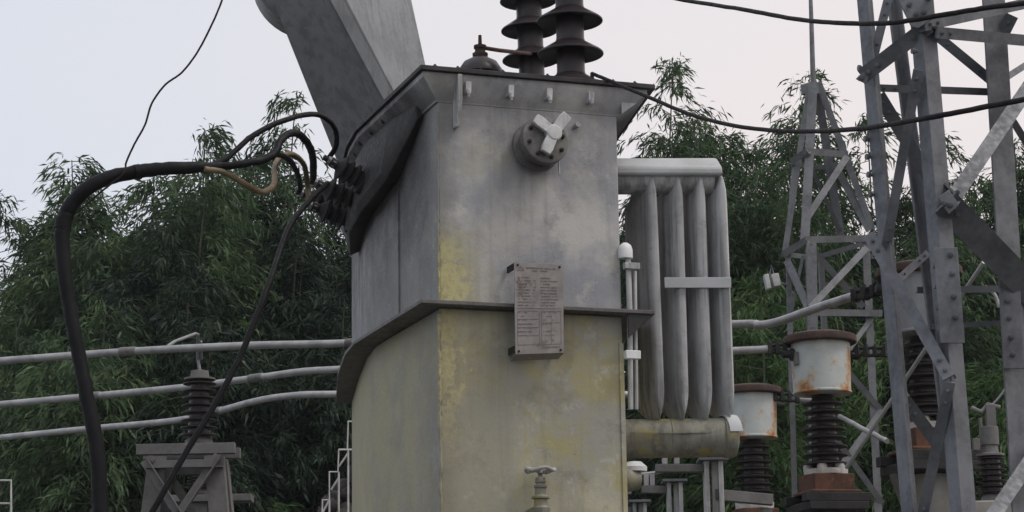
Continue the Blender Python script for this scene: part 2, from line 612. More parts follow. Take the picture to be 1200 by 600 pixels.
# round valve port with star handle
pc = on_front(624, 176, .0)
ax = (-W_)
mb = MB()
o = L(pc[0], 0, pc[1])
axv = (-W_ + U * .10 + ZV * .12).normalized()
mb.lathe([(.105, -.02), (.105, .03), (.146, .035), (.146, .060), (.118, .064), (.118, .135), (.142, .137), (.142, .172), (.130, .177), (.03, .178)], o, axv, 36)
port = mb.build('valve_port', 'flange_paint', TR, bevel=.003)
pa = axv
pu = (U - pa * U.dot(pa)).normalized()
pz = pa.cross(pu)
if pz.z < 0:
    pz = -pz
bolts([(o + pa * .176 + (pu * math.cos(a) + pz * math.sin(a)) * .108, pa, .013, .014) for a in [2 * PI * (k + .3) / 8 for k in range(8)]], 'dark_steel', port)
hub = o + pa * .179 + pu * .035 + pz * .03
mb = MB()
mb.lathe([(.046, -.002), (.050, .038), (.044, .046), (.01, .048)], hub, pa, 24)
for ang, ln in ((52, .15), (146, .135), (244, .14)):
    a = math.radians(ang)
    d = pu * math.cos(a) + pz * math.sin(a)
    s = pa.cross(d)
    h0 = hub + pa * .03
    mb.loft([[h0 + d * x + s * y + pa * zq for y, zq in ((-w / 2, -.012), (w / 2, -.012), (w / 2, .012), (-w / 2, .012))] for x, w in ((.01, .062), (ln * .75, .070), (ln, .058))])
mb.build('handle', 'radiator_paint', port, bevel=.006)
mb = MB()
bu, bz = on_front(672, 150)
mb.tube([L(bu, 0, bz), L(bu + .01, -.05, bz + .01)], [.014, .018], 10)
mb.build('plug', 'foot_paint', TR, bevel=.002)
mb = MB()
mb.tube([o + pa * .1 + pu * .11 - pz * .07, o + pa * .1 + pu * .11 - pz * .17], .006, 6)
mb.build('drip_pin', 'foot_paint', port)

# nameplate on two brackets, lichen free pinkish metal
a_, b_ = on_front(603, 307, .16), on_front(660, 310, .16)
c_, d_ = on_front(661, 413, .15), on_front(604, 415, .15)
off = .16
quad = [L(a_[0], -.155, a_[1]), L(b_[0], -.155, b_[1]), L(c_[0], -.15, c_[1]), L(d_[0], -.15, d_[1])]
mb = MB()
mb.prism(quad, W_ * .006)
mb.prism([quad[3] + ZV * .002, quad[2] + ZV * .002, quad[2] + W_ * .09 - ZV * .02, quad[3] + W_ * .09 - ZV * .02], -ZV * .004)
npl = mb.build('nameplate', 'plate_metal', TR, bevel=.001)


def np_pt(s, t, o=.0035):
    """s right 0..1, t down 0..1 on the nameplate"""
    top = quad[0].lerp(quad[1], s)
    bot = quad[3].lerp(quad[2], s)
    return top.lerp(bot, t) - W_ * o


def np_rect(mb, s0, s1, t0, t1):
    q = [np_pt(s0, t0, .0005), np_pt(s1, t0, .0005), np_pt(s1, t1, .0005), np_pt(s0, t1, .0005)]
    mb.prism(q, -W_ * .0012)


mb = MB()
rr = random.Random(9)


def words(s0, s1, t, h, fill=.85):
    s = s0
    while s < s1 - .01:
        w = rr.uniform(.012, .024)
        if rr.random() < fill:
            np_rect(mb, s, min(s + w * .8, s1), t + rr.uniform(0, .003), t + h - rr.uniform(0, .003))
        s += w


words(.24, .86, .045, .018)
words(.36, .68, .075, .016)
for i in range(3):                         # triangle mark at top left
    q0 = [(.13, .04), (.19, .085), (.07, .085)]
    (s0, t0), (s1, t1) = q0[i], q0[(i + 1) % 3]
    n_ = 6
    for k in range(n_):
        s_, t_ = s0 + (s1 - s0) * k / n_, t0 + (t1 - t0) * k / n_
        np_rect(mb, s_ - .007, s_ + .007, t_, t_ + .006)
for i in range(10):
    t = .155 + i * .034
    words(.06, rr.uniform(.26, .36), t, .015)
    words(.38, .44, t, .014, .6)
    words(.53, rr.uniform(.72, .94), t, .015)
np_rect(mb, .04, .96, .50, .504)
for i in range(7):
    t = .54 + i * .042
    words(.06, rr.uniform(.2, .48), t, .014, .7)
    words(.56, rr.uniform(.7, .93), t, .014, .45)
for s in (.05, .50, .54, .74, .94):
    np_rect(mb, s, s + .004, .53, .90)
for t in (.53, .62, .71, .80, .90):
    np_rect(mb, .05, .49, t, t + .003)
for t in (.53, .66, .90):
    np_rect(mb, .54, .94, t, t + .003)
words(.55, .93, .925, .02)
mb.build('engraving', 'engraving', npl)
bolts([(np_pt(s, t, 0), -W_, .007, .004) for s, t in ((.07, .03), (.93, .03), (.07, .97), (.93, .97))], 'dark_steel', npl, 'screw')
for s in (.0, .93):
    for t in (.03, .93):
        mb = MB()
        p = np_pt(s, t, -.008)
        ln = .135 if t > .5 else .14
        mb.box(p + W_ * (ln / 2) + U * .012, U * .004, W_ * (ln / 2), ZV * .018)
        mb.build('bracket', 'dark_steel', npl)

# drain valve at the bottom of the front
vu, vz = on_front(633, 552, .12)
vc = L(vu, -.12, vz)
mb = MB()
mb.lathe([(.030, -.32), (.045, -.25), (.052, -.20), (.038, -.19), (.036, -.155), (.050, -.150), (.050, -.138), (.032, -.130), (.030, -.095), (.036, -.092), (.036, -.078), (.024, -.07), (.030, -.062), (.026, -.035), (.012, -.032), (.012, .008)], vc, ZV, 20)
mb.tube([vc - ZV * .26, L(vu, .0, vz - .26)], .045, 16)
mb.lathe([(.075, 0), (.075, .018), (.05, .02)], L(vu, -.022, vz - .26), -W_, 20)
dv = mb.build('drain_valve', 'lower_header_paint', TR, bevel=.002)
mb = MB()
n = 24
for k in range(n):                          # wavy handwheel rim
    pass
rim = []
for k in range(n + 1):
    a = 2 * PI * k / n
    rim.append(vc + U * math.cos(a) * .078 + W_ * math.sin(a) * .078 + ZV * (.006 + .006 * math.cos(4 * a)))
mb.tube(rim, .011, 8)
for k in range(4):
    a = PI / 4 + k * PI / 2
    mb.tube([vc, vc + (U * math.cos(a) + W_ * math.sin(a)) * .076 + ZV * .006], .009, 6)
mb.lathe([(.02, -.012), (.02, .016), (.012, .024)], vc, ZV, 10)
mb.build('handwheel', 'foot_paint', dv)


# HV bushings on the cover
def porcelain(mb, o, axis, z0, n, pitch, rc, rs, seg=28, dish=.07, taper=0.0):
    prof = [(rc * 1.0, z0)]
    for i in range(n):
        z = z0 + pitch * (i + .55)
        k = 1 - taper * i / n
        r_c, r_s = rc * k, rs * k
        prof += [(r_c, z - .030), (r_c * 1.25, z - .036), (r_s * .80, z - .048), (r_s * .97, z - .060), (r_s, z - .056), (r_s, z - .048), (r_s * .94, z - .038), (r_c * 1.45, z + .002), (r_c * 1.08, z + .022), (r_c, z + .045)]
    prof.append((rc * (1 - taper), z0 + n * pitch + .02))
    mb.lathe(prof, o, axis, seg)
    return z0 + n * pitch + .02


def hv_bushing(px, Y, n, rc=.083, rs=.187, lean=(0, 0), first=.0, pitch=.205):
    p = at(px, 80, Y)
    o = V((p.x, p.y, ZC + .016))
    axis = V((lean[0], lean[1], 1)).normalized()
    mb = MB()
    mb.lathe([(rs * .72, 0), (rs * .72, .03), (rs * .60, .032), (rs * .58, .06), (rc * 1.05, .07)], o, axis, 28)
    root = mb.build('bushing', 'dark_rust', TR, bevel=.002)
    mb = MB()
    top = porcelain(mb, o, axis, .06 + first, n, pitch, rc, rs, 32)
    mb.build('porcelain', 'brown_porcelain', root)
    mb = MB()
    mb.lathe([(rc * .98, top - .02), (rc * 1.15, top), (rc * 1.15, top + .06), (rc * .6, top + .08), (.02, top + .09), (.02, top + .3)], o, axis, 20)
    mb.build('terminal', 'steel_galvanised', root, bevel=.002)
    bolts([(o + V((math.cos(a), math.sin(a), 0)) * rs * .66 + ZV * .03, ZV, .014, .03) for a in [PI * k / 3 + .3 for k in range(6)]], 'dark_steel', root)
    return root


hv_bushing(669, 12.62, 6, first=-.045, rs=.196)
hv_bushing(626, 14.3, 8, first=.015, lean=(-.025, 0), pitch=.208, rc=.086, rs=.194)
# small neutral bushing, its stem and link bar
p = at(563, 85, 12.75)
o = V((p.x, p.y, ZC + .016))
dz = at(563, 77, 12.75).z - o.z
mb = MB()
mb.lathe([(.07, 0), (.07, dz - .05), (.138, dz - .055), (.136, dz - .035), (.10, dz + .02), (.045, dz + .05), (.04, dz + .06)], o, ZV, 28)
nb = mb.build('neutral_bushing', 'brown_porcelain', TR)
mb = MB()
mb.lathe([(.045, dz + .055), (.047, dz + .075), (.032, dz + .085), (.030, dz + .105), (.038, dz + .107), (.038, dz + .125), (.012, dz + .128), (.010, dz + .19)], o, ZV, 16)
mb.build('stem', 'dark_rust', nb)
mb = MB()
mb.tube([o + ZV * (dz + .115), at(585, 59, 12.9), at(622, 63, 14.15)], .013, 8)
mb.build('link_bar', 'dark_rust', nb)
# clamp on the cover where the overhead wire ends
p = at(694, 92, 12.45)
mb = MB()
mb.box(V((p.x, p.y, ZC + .05)), U * .03, W_ * .03, ZV * .034)
mb.lathe([(.012, 0), (.012, .05)], V((p.x, p.y, ZC + .08)), ZV, 8)
mb.build('wire_clamp', 'dark_rust', TR, bevel=.003)

# low voltage hood on the long left side with ribbed bushings
mb = MB()
sec = [(.035, ZC - .02), (-.06, ZC - .03), (-.09, ZC - .10), (-.17, ZC - .42), (-.15, ZC - .49), (.03, ZC - .47)]
rings = []
for v, du, dzo, zt_, ow in ((.26, .0, -.19, -.06, .03), (.50, .0, -.33, -.05, .07), (.74, 0, -.45, -.03, .10), (1.25, 0, -.53, -.03, .115), (1.77, .06, -.54, -.03, .10), (2.5, .24, -.52, -.03, .07)):
    ring = [(.04, zt_), (-.055, zt_), (-.03 - ow * .45, -.11), (-.02 - ow, dzo + .05), (-.01 - ow * .8, dzo), (.04, dzo + .05)]
    rings.append([L(u + du, v, ZC + z) for u, z in ring])
mb.loft(rings)
hood = mb.build('terminal_hood', 'hood_paint', TR, bevel=.006)
bolts([(L(-.075 + max(0, v - 1.3) * .16, v, ZC - .075), (-U + ZV * .6).normalized(), .014, .02) for v in [.8 + i * .26 for i in range(7)]], 'dark_steel', hood)
LVT = []
for px, py, v, ex, ey in ((412, 205, 1.25, 384, 187), (405, 228, 1.6, 368, 214), (398, 250, 1.95, 362, 240), (392, 232, 2.3, 352, 226)):
    Yh = 12 + v * math.cos(TH) - .1
    A = at(px + 14, py + 8, Yh)
    B = at(ex, ey, Yh - .10)
    d = (B - A)
    ln = d.length
    mb = MB()
    prof = [(.085, -.02), (.085, .02), (.055, .03)]
    for k in range(3):
        z = .05 + k * (ln - .12) / 3
        prof += [(.05, z), (.078, z + .010), (.078, z + .022), (.05, z + .036)]
    prof += [(.042, ln - .08), (.03, ln - .07), (.03, ln - .02), (.018, ln - .015), (.018, ln + .03)]
    mb.lathe(prof, A, d, 20)
    lb = mb.build('terminal_bushing', 'dark_steel', TR)
    mb = MB()
    mb.lathe([(.032, ln - .05), (.032, ln - .03), (.026, ln - .028), (.026, ln)], A, d, 6)
    mb.build('terminal_nut', 'steel_galvanised', lb)
    LVT.append(B)

# radiator on the right side
RA = math.radians(4.5)
RU = V((math.cos(RA), math.sin(RA), 0))
RV = V((-math.sin(TH), math.cos(TH), 0))
RY = 12.62
ht0, ht1 = at(715, 203, RY), at(846, 203, RY)
mb = MB()
mb.tube([ht0 - RU * .2 + RV * .12, ht0 + RV * .12, ht1 + RV * .12], .098, 24)
rad = mb.build('radiator', 'radiator_paint', TR, bevel=.01)
mb = MB()
q0, q1 = at(721, 190, RY - .02), at(847, 190, RY - .02)
prof = [(.0, -.075), (.0, -.030), (.075, .045), (.25, .045), (.25, -.075)]
mb.loft([[q + RV * a + ZV * h for a, h in prof] for q in (q0, q1)])
mb.build('top_header', 'header_paint', rad, bevel=.014)
hb0, hb1 = at(728, 512, RY), at(866, 510, RY)
mb = MB()
mb.tube([hb0 - RU * .15 + RV * .1, hb0 + RV * .1, hb1 + RV * .1], .113, 28)
for x in (.02, .47):
    c0 = hb0.lerp(hb1, x) + RV * .1
    mb.lathe([(.117, 0), (.117, .008)], c0, RU, 28)
bh = mb.build('bottom_header', 'lower_header_paint', rad, bevel=.006)
mb = MB()
mb.box(at(800, 507, RY - .025), RU * .30, RV * .006, ZV * .004)
mb.build('header_seam', 'lower_header_paint', bh)
mb = MB()
cc = hb1 + RV * .1
mb.lathe([(.119, -.045), (.121, 0), (.112, .022), (.07, .034), (.002, .038)], cc, RU, 28)
mb.build('end_cap', 'lower_header_paint', bh)
mb = MB()
rings = []
for x in (-.06, .012):
    rings.append([cc + RU * x + (RV * math.cos(a) + ZV * math.sin(a)) * r for r, aa in ((.124, 1), (.130, -1)) for a in [PI * (.95 - .55 * k / 8) if aa > 0 else PI * (.40 + .55 * k / 8) for k in range(9)]])
mb.loft(rings)
mb.build('cap_plate', 'header_paint', bh)


def fin(xt, xb, depth=.42):
    """one flattened oil tube panel, edge towards the camera"""
    mb = MB()
    rings = []
    top, bot = at(xt, 205, RY), at(xb, 490, RY)
    for t, th, d0, d1 in ((0, .008, .02, .10), (.02, .012, .005, .20), (.06, .026, 0, .33), (.12, .031, 0, .40), (.5, .032, 0, depth), (.885, .031, 0, .40), (.915, .027, 0, .38), (.945, .018, 0, .33), (.972, .009, .01, .26), (1.0, .003, .03, .14)):
        c = top.lerp(bot, t)
        r = []
        prof = [(0, .35), (.012, .75), (.035, 1), (.09, .86), (.15, 1), (.21, .86), (.27, 1), (.33, .86), (.39, 1), (.42, .2)]
        k = (d1 - d0) / .42
        side = [(d0 + a * k, b * th) for a, b in prof]
        for a, b in side:
            r.append(c + RV * a - RU * b)
        for a, b in side[::-1]:
            r.append(c + RV * a + RU * b)
        rings.append(r)
    mb.loft(rings)
    return mb.build('fin', 'radiator_paint', rad)


for xt, xb in ((765, 776), (796, 804), (822, 832), (847, 858)):
    fin(xt, xb)
mb = MB()
s0, s1 = at(779, 331, RY - .012), at(857, 331, RY - .012)
mb.prism([s0 - ZV * .031, s1 - ZV * .031, s1 + ZV * .031, s0 + ZV * .031], RV * .008)
mb.build('strap', 'header_paint', rad, bevel=.002)
# small oil pipe, valves beside the tank's right edge
mb = MB()
mb.lathe([(.042, 0), (.042, .05), (.034, .075), (.015, .09), (.002, .092)], at(733, 303, 12.35), ZV, 20)
mb.build('breather_cap', 'white_paint', TR)
mb = MB()
mb.tube([at(736, 303, 12.35), at(738, 365, 12.35), at(739, 480, 12.4)], .016, 10)
mb.tube([at(744, 318, 12.4), at(746, 480, 12.4)], .011, 8)
mb.box(at(740, 312, 12.34), U * .045, W_ * .02, ZV * .018)
mb.build('oil_pipe', 'radiator_paint', TR, bevel=.002)
mb = MB()
mb.box(at(741, 416, 12.3), U * .045, W_ * .02, ZV * .024)
mb.build('pipe_clip', 'white_paint', TR, bevel=.004)
mb = MB()
e = at(744, 562, 12.55)
mb.lathe([(.075, -.17), (.075, -.05), (.062, 0), (.062, .02)], e, U, 20)
ev = mb.build('lower_valve', 'lower_header_paint', TR, bevel=.003)
mb = MB()
mb.lathe([(.07, 0), (.072, .025), (.04, .055), (.002, .06)], e + ZV * .045, ZV, 18)
mb.build('valve_cap', 'white_paint', ev)

# conservator drum above and the box duct that carries it
dc0 = at(365, -40, 14.3)
mb = MB()
CU = V((dc0.x, dc0.y, 0)).normalized()
mb.lathe([(.002, -.05), (.25, -.04), (.37, -.01), (.405, .03), (.41, .06), (.41, .36), (.25, .40), (.002, .42)], dc0, CU, 48)
cons = mb.build('conservator', 'duct_paint', TR)
mb = MB()


def duct_ring(pts):
    return [at(*p) for p in pts]


A1, A2, A3, A4 = (404, 212, 14.75), (466, 148, 14.1), (482, 146, 14.1), (508, 120, 14.35)
B1, B2, B3, B4 = (333, 34, 14.0), (369, -18, 13.75), (395, -22, 13.78), (478, -18, 14.45)
r0 = [at(*A1), at(*A2), at(*A3), at(*A4), at(505, 118, 14.95)]
r1 = [at(*B1), at(*B2), at(*B3), at(*B4), at(475, -20, 14.95)]
r_top = [q + (q - p) * .55 for p, q in zip(r0, r1)]
mb.loft([r0, r1, r_top])
duct = mb.build('support_duct', 'duct_paint', TR, bevel=.004)
mb = MB()
nrm = (at(*B3) - at(*A3)).cross(at(*A4) - at(*A3)).normalized()
if nrm.y > 0:
    nrm = -nrm
ra, rb = at(472, 146, 14.07), at(383, -20, 13.74)
mb.flat(ra, rb + (rb - ra) * .5, U, .075, nrm, .012)
mb.build('duct_rib', 'duct_paint', duct, bevel=.002)
# column under the duct down to the tank top
mb = MB()
p = at(468, 150, 14.4)
mb.box(V((p.x + .12, 14.55, ZC + .16)), U * .26, W_ * .25, ZV * .15)
mb.build('duct_foot', 'dark_steel', TR, bevel=.004)

# plinth under the transformer
mb = MB()
mb.box(L(.54, 1.8, .15), U * .95, W_ * 2.3, ZV * .15)
tag(mb.build('plinth', 'concrete', bevel=.01), 'low concrete plinth under the grey oil transformer', 'plinth')


# ------------------------------------------------------------------ cables and wires
def wire(name, label, cat, pts, r, mat, n=10, parent=None, smooth=8, group=None):
    mb = MB()
    mb.tube([at(*p) for p in pts], r, n, smooth)
    o = mb.build(name, mat, parent)
    if parent is None:
        tag(o, label, cat, group)
    return o


cab = thing('power_cable', 'thick black power cable rising then bending over to fan into four cores', 'cable', at(122, 700, 11.6))
mb = MB()
pts = [(128, 900, 11.6), (122, 700, 11.6), (118, 600, 11.6), (112, 520, 11.6), (95, 430, 11.6), (80, 350, 11.6), (73, 278, 11.6), (82, 243, 11.6), (108, 217, 11.6), (150, 203, 11.65), (205, 197, 11.7), (262, 196, 11.8)]
g0 = at(135, 1180, 11.6)
mb.tube([at(*p) for p in pts], [.045, .045, .043, .041, .039, .038, .042, .042, .040, .038, .036, .027], 16, 8)
mb.build('sheath', 'black_rubber', cab)
mb = MB()
mb.tube([at(73, 268, 11.6), at(75, 257, 11.6)], .0455, 16)
mb.build('tape_band', 'black_rubber', cab)
mb = MB()
mb.tube([at(158, 202, 11.65), at(164, 201, 11.66)], .043, 16)
mb.build('tape_band', 'black_rubber', cab)
for pts, r, mt in (
        ([(240, 197, 11.75), (285, 192, 11.8), (318, 183, 11.9), (331, 162, 12.0), (347, 156, 12.2), (362, 170, 12.5), (367, 188, 12.9), (367, 212, 13.4)], .022, 'black_rubber'),
        ([(240, 196, 11.78), (265, 186, 11.85), (295, 160, 11.95), (333, 141, 12.1), (370, 134, 12.5), (391, 148, 12.9), (394, 170, 13.0), (384, 187, 13.08)], .016, 'black_rubber'),
        ([(240, 198, 11.72), (265, 203, 11.78), (287, 216, 11.9), (308, 225, 12.1), (321, 216, 12.3), (322, 197, 12.5), (329, 184, 12.7), (343, 181, 13.0), (356, 193, 13.4), (360, 214, 13.7), (362, 240, 13.74)], .017, 'tan_rubber'),
        ([(300, 189, 11.88), (322, 181, 12.2), (337, 186, 12.7), (347, 200, 13.3), (351, 214, 13.8), (352, 226, 14.0)], .017, 'black_rubber')):
    wire('cable_core', None, None, pts, r, mt, 12, cab)

wire('earth_cable', 'slim black cable slanting down from the transformer side past the post insulator', 'cable',
     [(384, 215, 12.9), (362, 236, 12.6), (338, 268, 12.3), (318, 325, 12.0), (300, 372, 11.9), (278, 425, 11.85), (252, 473, 11.8), (215, 535, 11.75), (178, 600, 11.7), (120, 700, 11.7), (60, 830, 11.7)], .017, 'black_rubber')
wire('dangling_wire', 'thin kinked wire hanging from above onto the thick black cable', 'wire',
     [(97, 243, 11.55), (122, 222, 11.57), (145, 203, 11.58), (148, 190, 11.6), (157, 170, 11.6), (170, 146, 11.6), (178, 121, 11.6), (194, 99, 11.6), (213, 85, 11.6), (232, 60, 11.6), (250, 25, 11.6), (262, -5, 11.6), (280, -60, 11.6)], .0055, 'wire_metal', 8)
wire('overhead_wire', 'dark stranded overhead wire sagging across the top right corner of the sky', 'wire',
     [(700, -22, 11), (790, -2, 10.2), (870, 11, 9.4), (930, 22, 8.9), (985, 27, 8.5), (1040, 27, 8.2), (1090, 20, 8.0), (1150, 10, 7.8), (1210, 2, 7.6), (1320, -18, 7.2)], .0098, 'wire_metal', 10, group='overhead wires')
wire('overhead_wire', 'dark stranded wire running from the transformer cover past the lattice tower', 'wire',
     [(694, 86, 12.45), (722, 98, 12.1), (758, 113, 11.7), (812, 135, 11.1), (870, 149, 10.4), (935, 154, 9.7), (1005, 151, 8.9), (1070, 141, 8.2), (1130, 130, 8.0), (1215, 113, 7.7), (1330, 85, 7.3)], .0105, 'wire_metal', 10, group='overhead wires')

# ------------------------------------------------------------------ bus pipes
PIPES = [('highest of the three pale tube busbars left of the transformer, reaching the tower', [(-60, 428, 17.6), (0, 423, 17.4), (150, 412, 17.1), (290, 405, 16.8), (415, 402, 16.6), (640, 392, 16.2), (860, 380, 15.8), (890, 381, 15.6), (915, 376, 15.4), (960, 360, 15.0), (1004, 346, 14.6)], .030),
         ('middle of the three pale tube busbars, ending at the rusty white drum', [(-60, 480, 19.8), (0, 474, 19.6), (110, 464, 19.0), (215, 454, 18.5), (300, 443, 18.1), (350, 436, 17.9), (395, 433, 17.8), (640, 420, 17.3), (862, 411, 17.05), (902, 409, 17.0)], .030),
         ('lowest of the three pale tube busbars, passing behind the post insulator', [(-60, 520, 22.2), (0, 513, 22.0), (110, 502, 21.3), (205, 493, 20.8), (255, 482, 20.2), (300, 470, 19.6), (340, 464, 19.4), (395, 462, 19.2), (640, 462, 19.3), (840, 463, 19.5)], .031)]
for lab, pts, r in PIPES:
    bb = wire('tube_busbar', lab, 'busbar', pts, r, 'aluminium_pipe', 12, smooth=5, group='tube busbars')
    for k in (2, 4):
        A, B = at(*pts[k]), at(*pts[k + 1])
        d = (B - A).normalized()
        sl_ = MB()
        sl_.lathe([(r * 1.02, -.07), (r * 1.22, -.065), (r * 1.22, .065), (r * 1.02, .07)], A, d, 14)
        sl_.bolt(A - V((0, r * 1.2, 0)), V((0, -1, 0)), .012, .015)
        sl_.build('sleeve', 'stand_steel', bb)


# connectors: braided expansion joints
def connector(pa, pb, label):
    mb = MB()
    A, B = at(*pa), at(*pb)
    d = (B - A).normalized()
    for s in (-1, 1):
        mb.tube([A + ZV * .025 * s, A.lerp(B, .5) + ZV * .03 * s, B + ZV * .025 * s], .014, 8)
    for k in (.06, .34, .62, .92):
        c = A.lerp(B, k)
        mb.box(c, d * .016, d.cross(ZV).normalized() * .035, ZV * .042)
        mb.bolt(c + ZV * .042, ZV, .012, .018)
    tag(mb.build('bus_connector', 'dark_steel', bevel=.003), label, 'connector', 'clamped busbar connectors')


connector((900, 409, 17.0), (932, 408, 17.0), 'dark clamped connector left of the whole rusty white drum')
connector((1003, 412, 17.0), (1040, 412, 16.9), 'dark clamped connector right of the whole rusty white drum')
connector((906, 464, 19.6), (937, 467, 19.6), 'dark clamped connector right of the half hidden rusty white drum')
connector((1000, 347, 14.6), (1040, 338, 14.4), 'dark clamped connector where the highest busbar meets the tower')
wire('tube_busbar', 'short pale tube end below the connector at the half hidden drum', 'busbar', [(935, 467, 19.6), (952, 469, 19.6)], .03, 'aluminium_pipe', 12, group='tube busbars')
wire('tube_busbar', 'short pale tube slanting from the insulator stack down to the tower leg', 'busbar', [(984, 488, 16.7), (1010, 502, 16.0), (1040, 517, 15.4)], .018, 'aluminium_pipe', 12, group='tube busbars')
wire('operating_rod', 'long pale rod slanting up through the lattice tower', 'rod', [(992, 548, 11.2), (1098, 389, 10.4), (1153, 307, 10.0)], .010, 'aluminium_pipe', 8, smooth=0)
wire('loop_wire', 'short pale curved wire inside the lattice tower', 'wire', [(1146, 340, 10.2), (1157, 337, 10.2), (1166, 346, 10.2), (1171, 360, 10.2)], .009, 'aluminium_pipe', 8)


# ------------------------------------------------------------------ current transformers
ctz = at(967, 388, 17).z


def make_ct(loc, label):
    """origin at the underside of its base, cap top at ctz"""
    zt = ctz - loc.z
    root = thing('current_transformer', label, 'current transformer', loc, 'current transformers on pedestals')
    o = V(loc)
    X, Yy = V((math.cos(.25), math.sin(.25), 0)), V((-math.sin(.25), math.cos(.25), 0))
    mb = MB()
    mb.box(o + ZV * .075, X * .165, Yy * .165, ZV * .075)
    mb.box(o + ZV * .012, X * .20, Yy * .20, ZV * .012)
    mb.build('base_box', 'rust', root, bevel=.008)
    for k in range(6):
        mb = MB()
        a = k * PI / 3 + .2
        mb.lathe([(.035, 0), (.04, .06), (.03, .085)], o + ZV * .15 + V((math.cos(a), math.sin(a), 0)) * .14, ZV, 10)
        mb.build('clamp_foot', 'foot_paint', root)
    mb = MB()
    mb.lathe([(.17, .15), (.17, .19), (.12, .2)], o, ZV, 24)
    mb.build('base_clamp', 'foot_paint', root, bevel=.003)
    mb = MB()
    dz0 = zt - .10 - .39                   # drum bottom
    prof = [(.105, .19)]
    nsh = 8
    pitch = (dz0 - .25) / nsh
    for i in range(nsh):
        z = .21 + pitch * (i + .5)
        k = 1.06 - .022 * i
        prof += [(.098 * k, z - .020), (.168 * k, z - .014), (.171 * k, z - .010), (.171 * k, z - .004), (.120 * k, z + .010), (.098 * k, z + .020)]
    prof += [(.08, dz0 - .03), (.10, dz0)]
    mb.lathe(prof, o, ZV, 32)
    mb.build('porcelain', 'brown_porcelain', root)
    mb = MB()
    mb.lathe([(.10, dz0 - .015), (.222, dz0 - .004), (.228, dz0), (.228, dz0 + .012), (.222, dz0 + .016), (.226, dz0 + .2), (.230, dz0 + .39)], o, ZV, 40)
    mb.build('drum', 'drum_paint', root)
    mb = MB()
    mb.lathe([(.225, dz0 + .385), (.278, dz0 + .388), (.284, dz0 + .395), (.284, dz0 + .435), (.275, dz0 + .448), (.20, dz0 + .47), (.08, dz0 + .482), (.002, dz0 + .484)], o, ZV, 40)
    mb.build('cap', 'dark_rust', root)
    for s in (-1, 1):
        mb = MB()
        q = o + X * (.225 * s) + ZV * (dz0 + .30)
        mb.lathe([(.05, 0), (.05, .02), (.028, .025), (.028, .09)], q, X * s, 12)
        mb.build('terminal', 'dark_steel', root, bevel=.002)
    mb = MB()
    mb.box(o + V((-.205, -.11, dz0 + .26)), X * .012, Yy * .03, ZV * .05)
    mb.build('name_tag', 'stand_steel', root, bevel=.002)
    return root


ct_base = at(967, 580, 17).z
p2 = at(969, 580, 17)
ct = make_ct(V((p2.x, p2.y, ct_base)), 'rusty white drum on brown insulator stack, seen whole beside the radiator')
p1, p3 = at(880, 480, 19.7), at(1084, 450, 14.4)
dup(ct, V((p1.x, p1.y, ct_base)), 'rusty white drum on insulator stack half hidden behind the radiator')
ct3 = dup(ct, V((p3.x, p3.y, ct_base)), 'dull grey drum on dark insulator stack standing behind the tower legs')
for ch in ct3.children:
    if ch.name.startswith('drum'):
        ch.data = ch.data.copy()
        ch.data.materials[0] = MATS['duct_paint']


def pedestal(loc, label):
    root = thing('pedestal', label, 'pedestal', (loc.x, loc.y, 0), 'steel pedestals under the current transformers')
    zt = loc.z
    X, Yy = V((math.cos(.25), math.sin(.25), 0)), V((-math.sin(.25), math.cos(.25), 0))
    mb = MB()
    for s in (-1, 1):
        mb = MB()
        mb.box(loc + Yy * (.2 * s) - ZV * .035, X * .27, Yy * .04, ZV * .033)
        mb.build('rail', 'dark_steel', root, bevel=.004)
    mb = MB()
    mb.box(loc + V((0, 0, -.10)), X * .24, Yy * .25, ZV * .03)
    mb.build('table', 'dark_steel', root, bevel=.004)
    mb = MB()
    mb.lathe([(.12, .002), (.12, zt - .14)], (loc.x, loc.y, 0), ZV, 20)
    mb.build('post', 'concrete', root)
    mb = MB()
    for s in (-1, 1):
        mb = MB()
        mb.angle(loc + X * (.26 * s) - ZV * .135, loc + X * (.10 * s) - ZV * .6, -X * s, Yy, .06)
        mb.build('brace', 'stand_steel', root)
    return root


pedestal(V((p2.x, p2.y, ct_base)), 'steel topped pedestal carrying the whole rusty white drum')
pedestal(V((p1.x, p1.y, ct_base)), 'steel topped pedestal carrying the half hidden drum')
pedestal(V((p3.x, p3.y, ct_base)), 'steel topped pedestal carrying the drum behind the tower')


# ------------------------------------------------------------------ post insulators
def post_insulator(px, y0, y1, Y, rpx, n, label, cap=True, mat='brown_porcelain', group='post insulators', lug=True):
    k = Y / F
    b0 = at(px, y1, Y)
    h = at(px, y0, Y).z - b0.z
    rs = rpx * k
    root = thing('post_insulator', label, 'insulator', b0, group)
    mb = MB()
    prof = [(rs * .62, .03)]
    pitch = (h - .12) / n
    for i in range(n):
        z = .05 + pitch * (i + .5)
        kk = 1 - .12 * i / n
        prof += [(rs * .58 * kk, z - pitch * .25), (rs * .97 * kk, z - pitch * .17), (rs * kk, z - pitch * .12), (rs * kk, z - pitch * .03), (rs * .70 * kk, z + pitch * .14), (rs * .58 * kk, z + pitch * .25)]
    prof += [(rs * .5, h - .07)]
    mb.lathe(prof, b0, ZV, 28)
    mb.build('porcelain', mat, root)
    mb = MB()
    mb.lathe([(rs * .75, 0), (rs * .75, .03), (rs * .6, .05)], b0, ZV, 20)
    mb.build('base_fitting', 'stand_steel', root, bevel=.002)
    mb = MB()
    mb.lathe([(rs * .85, h - .075), (rs * .85, h - .06), (rs * .52, h - .055), (rs * .48, h), (rs * .3, h + .006)], b0, ZV, 20)
    mb.build('top_fitting', 'stand_steel', root, bevel=.002)
    return root, b0 + ZV * h


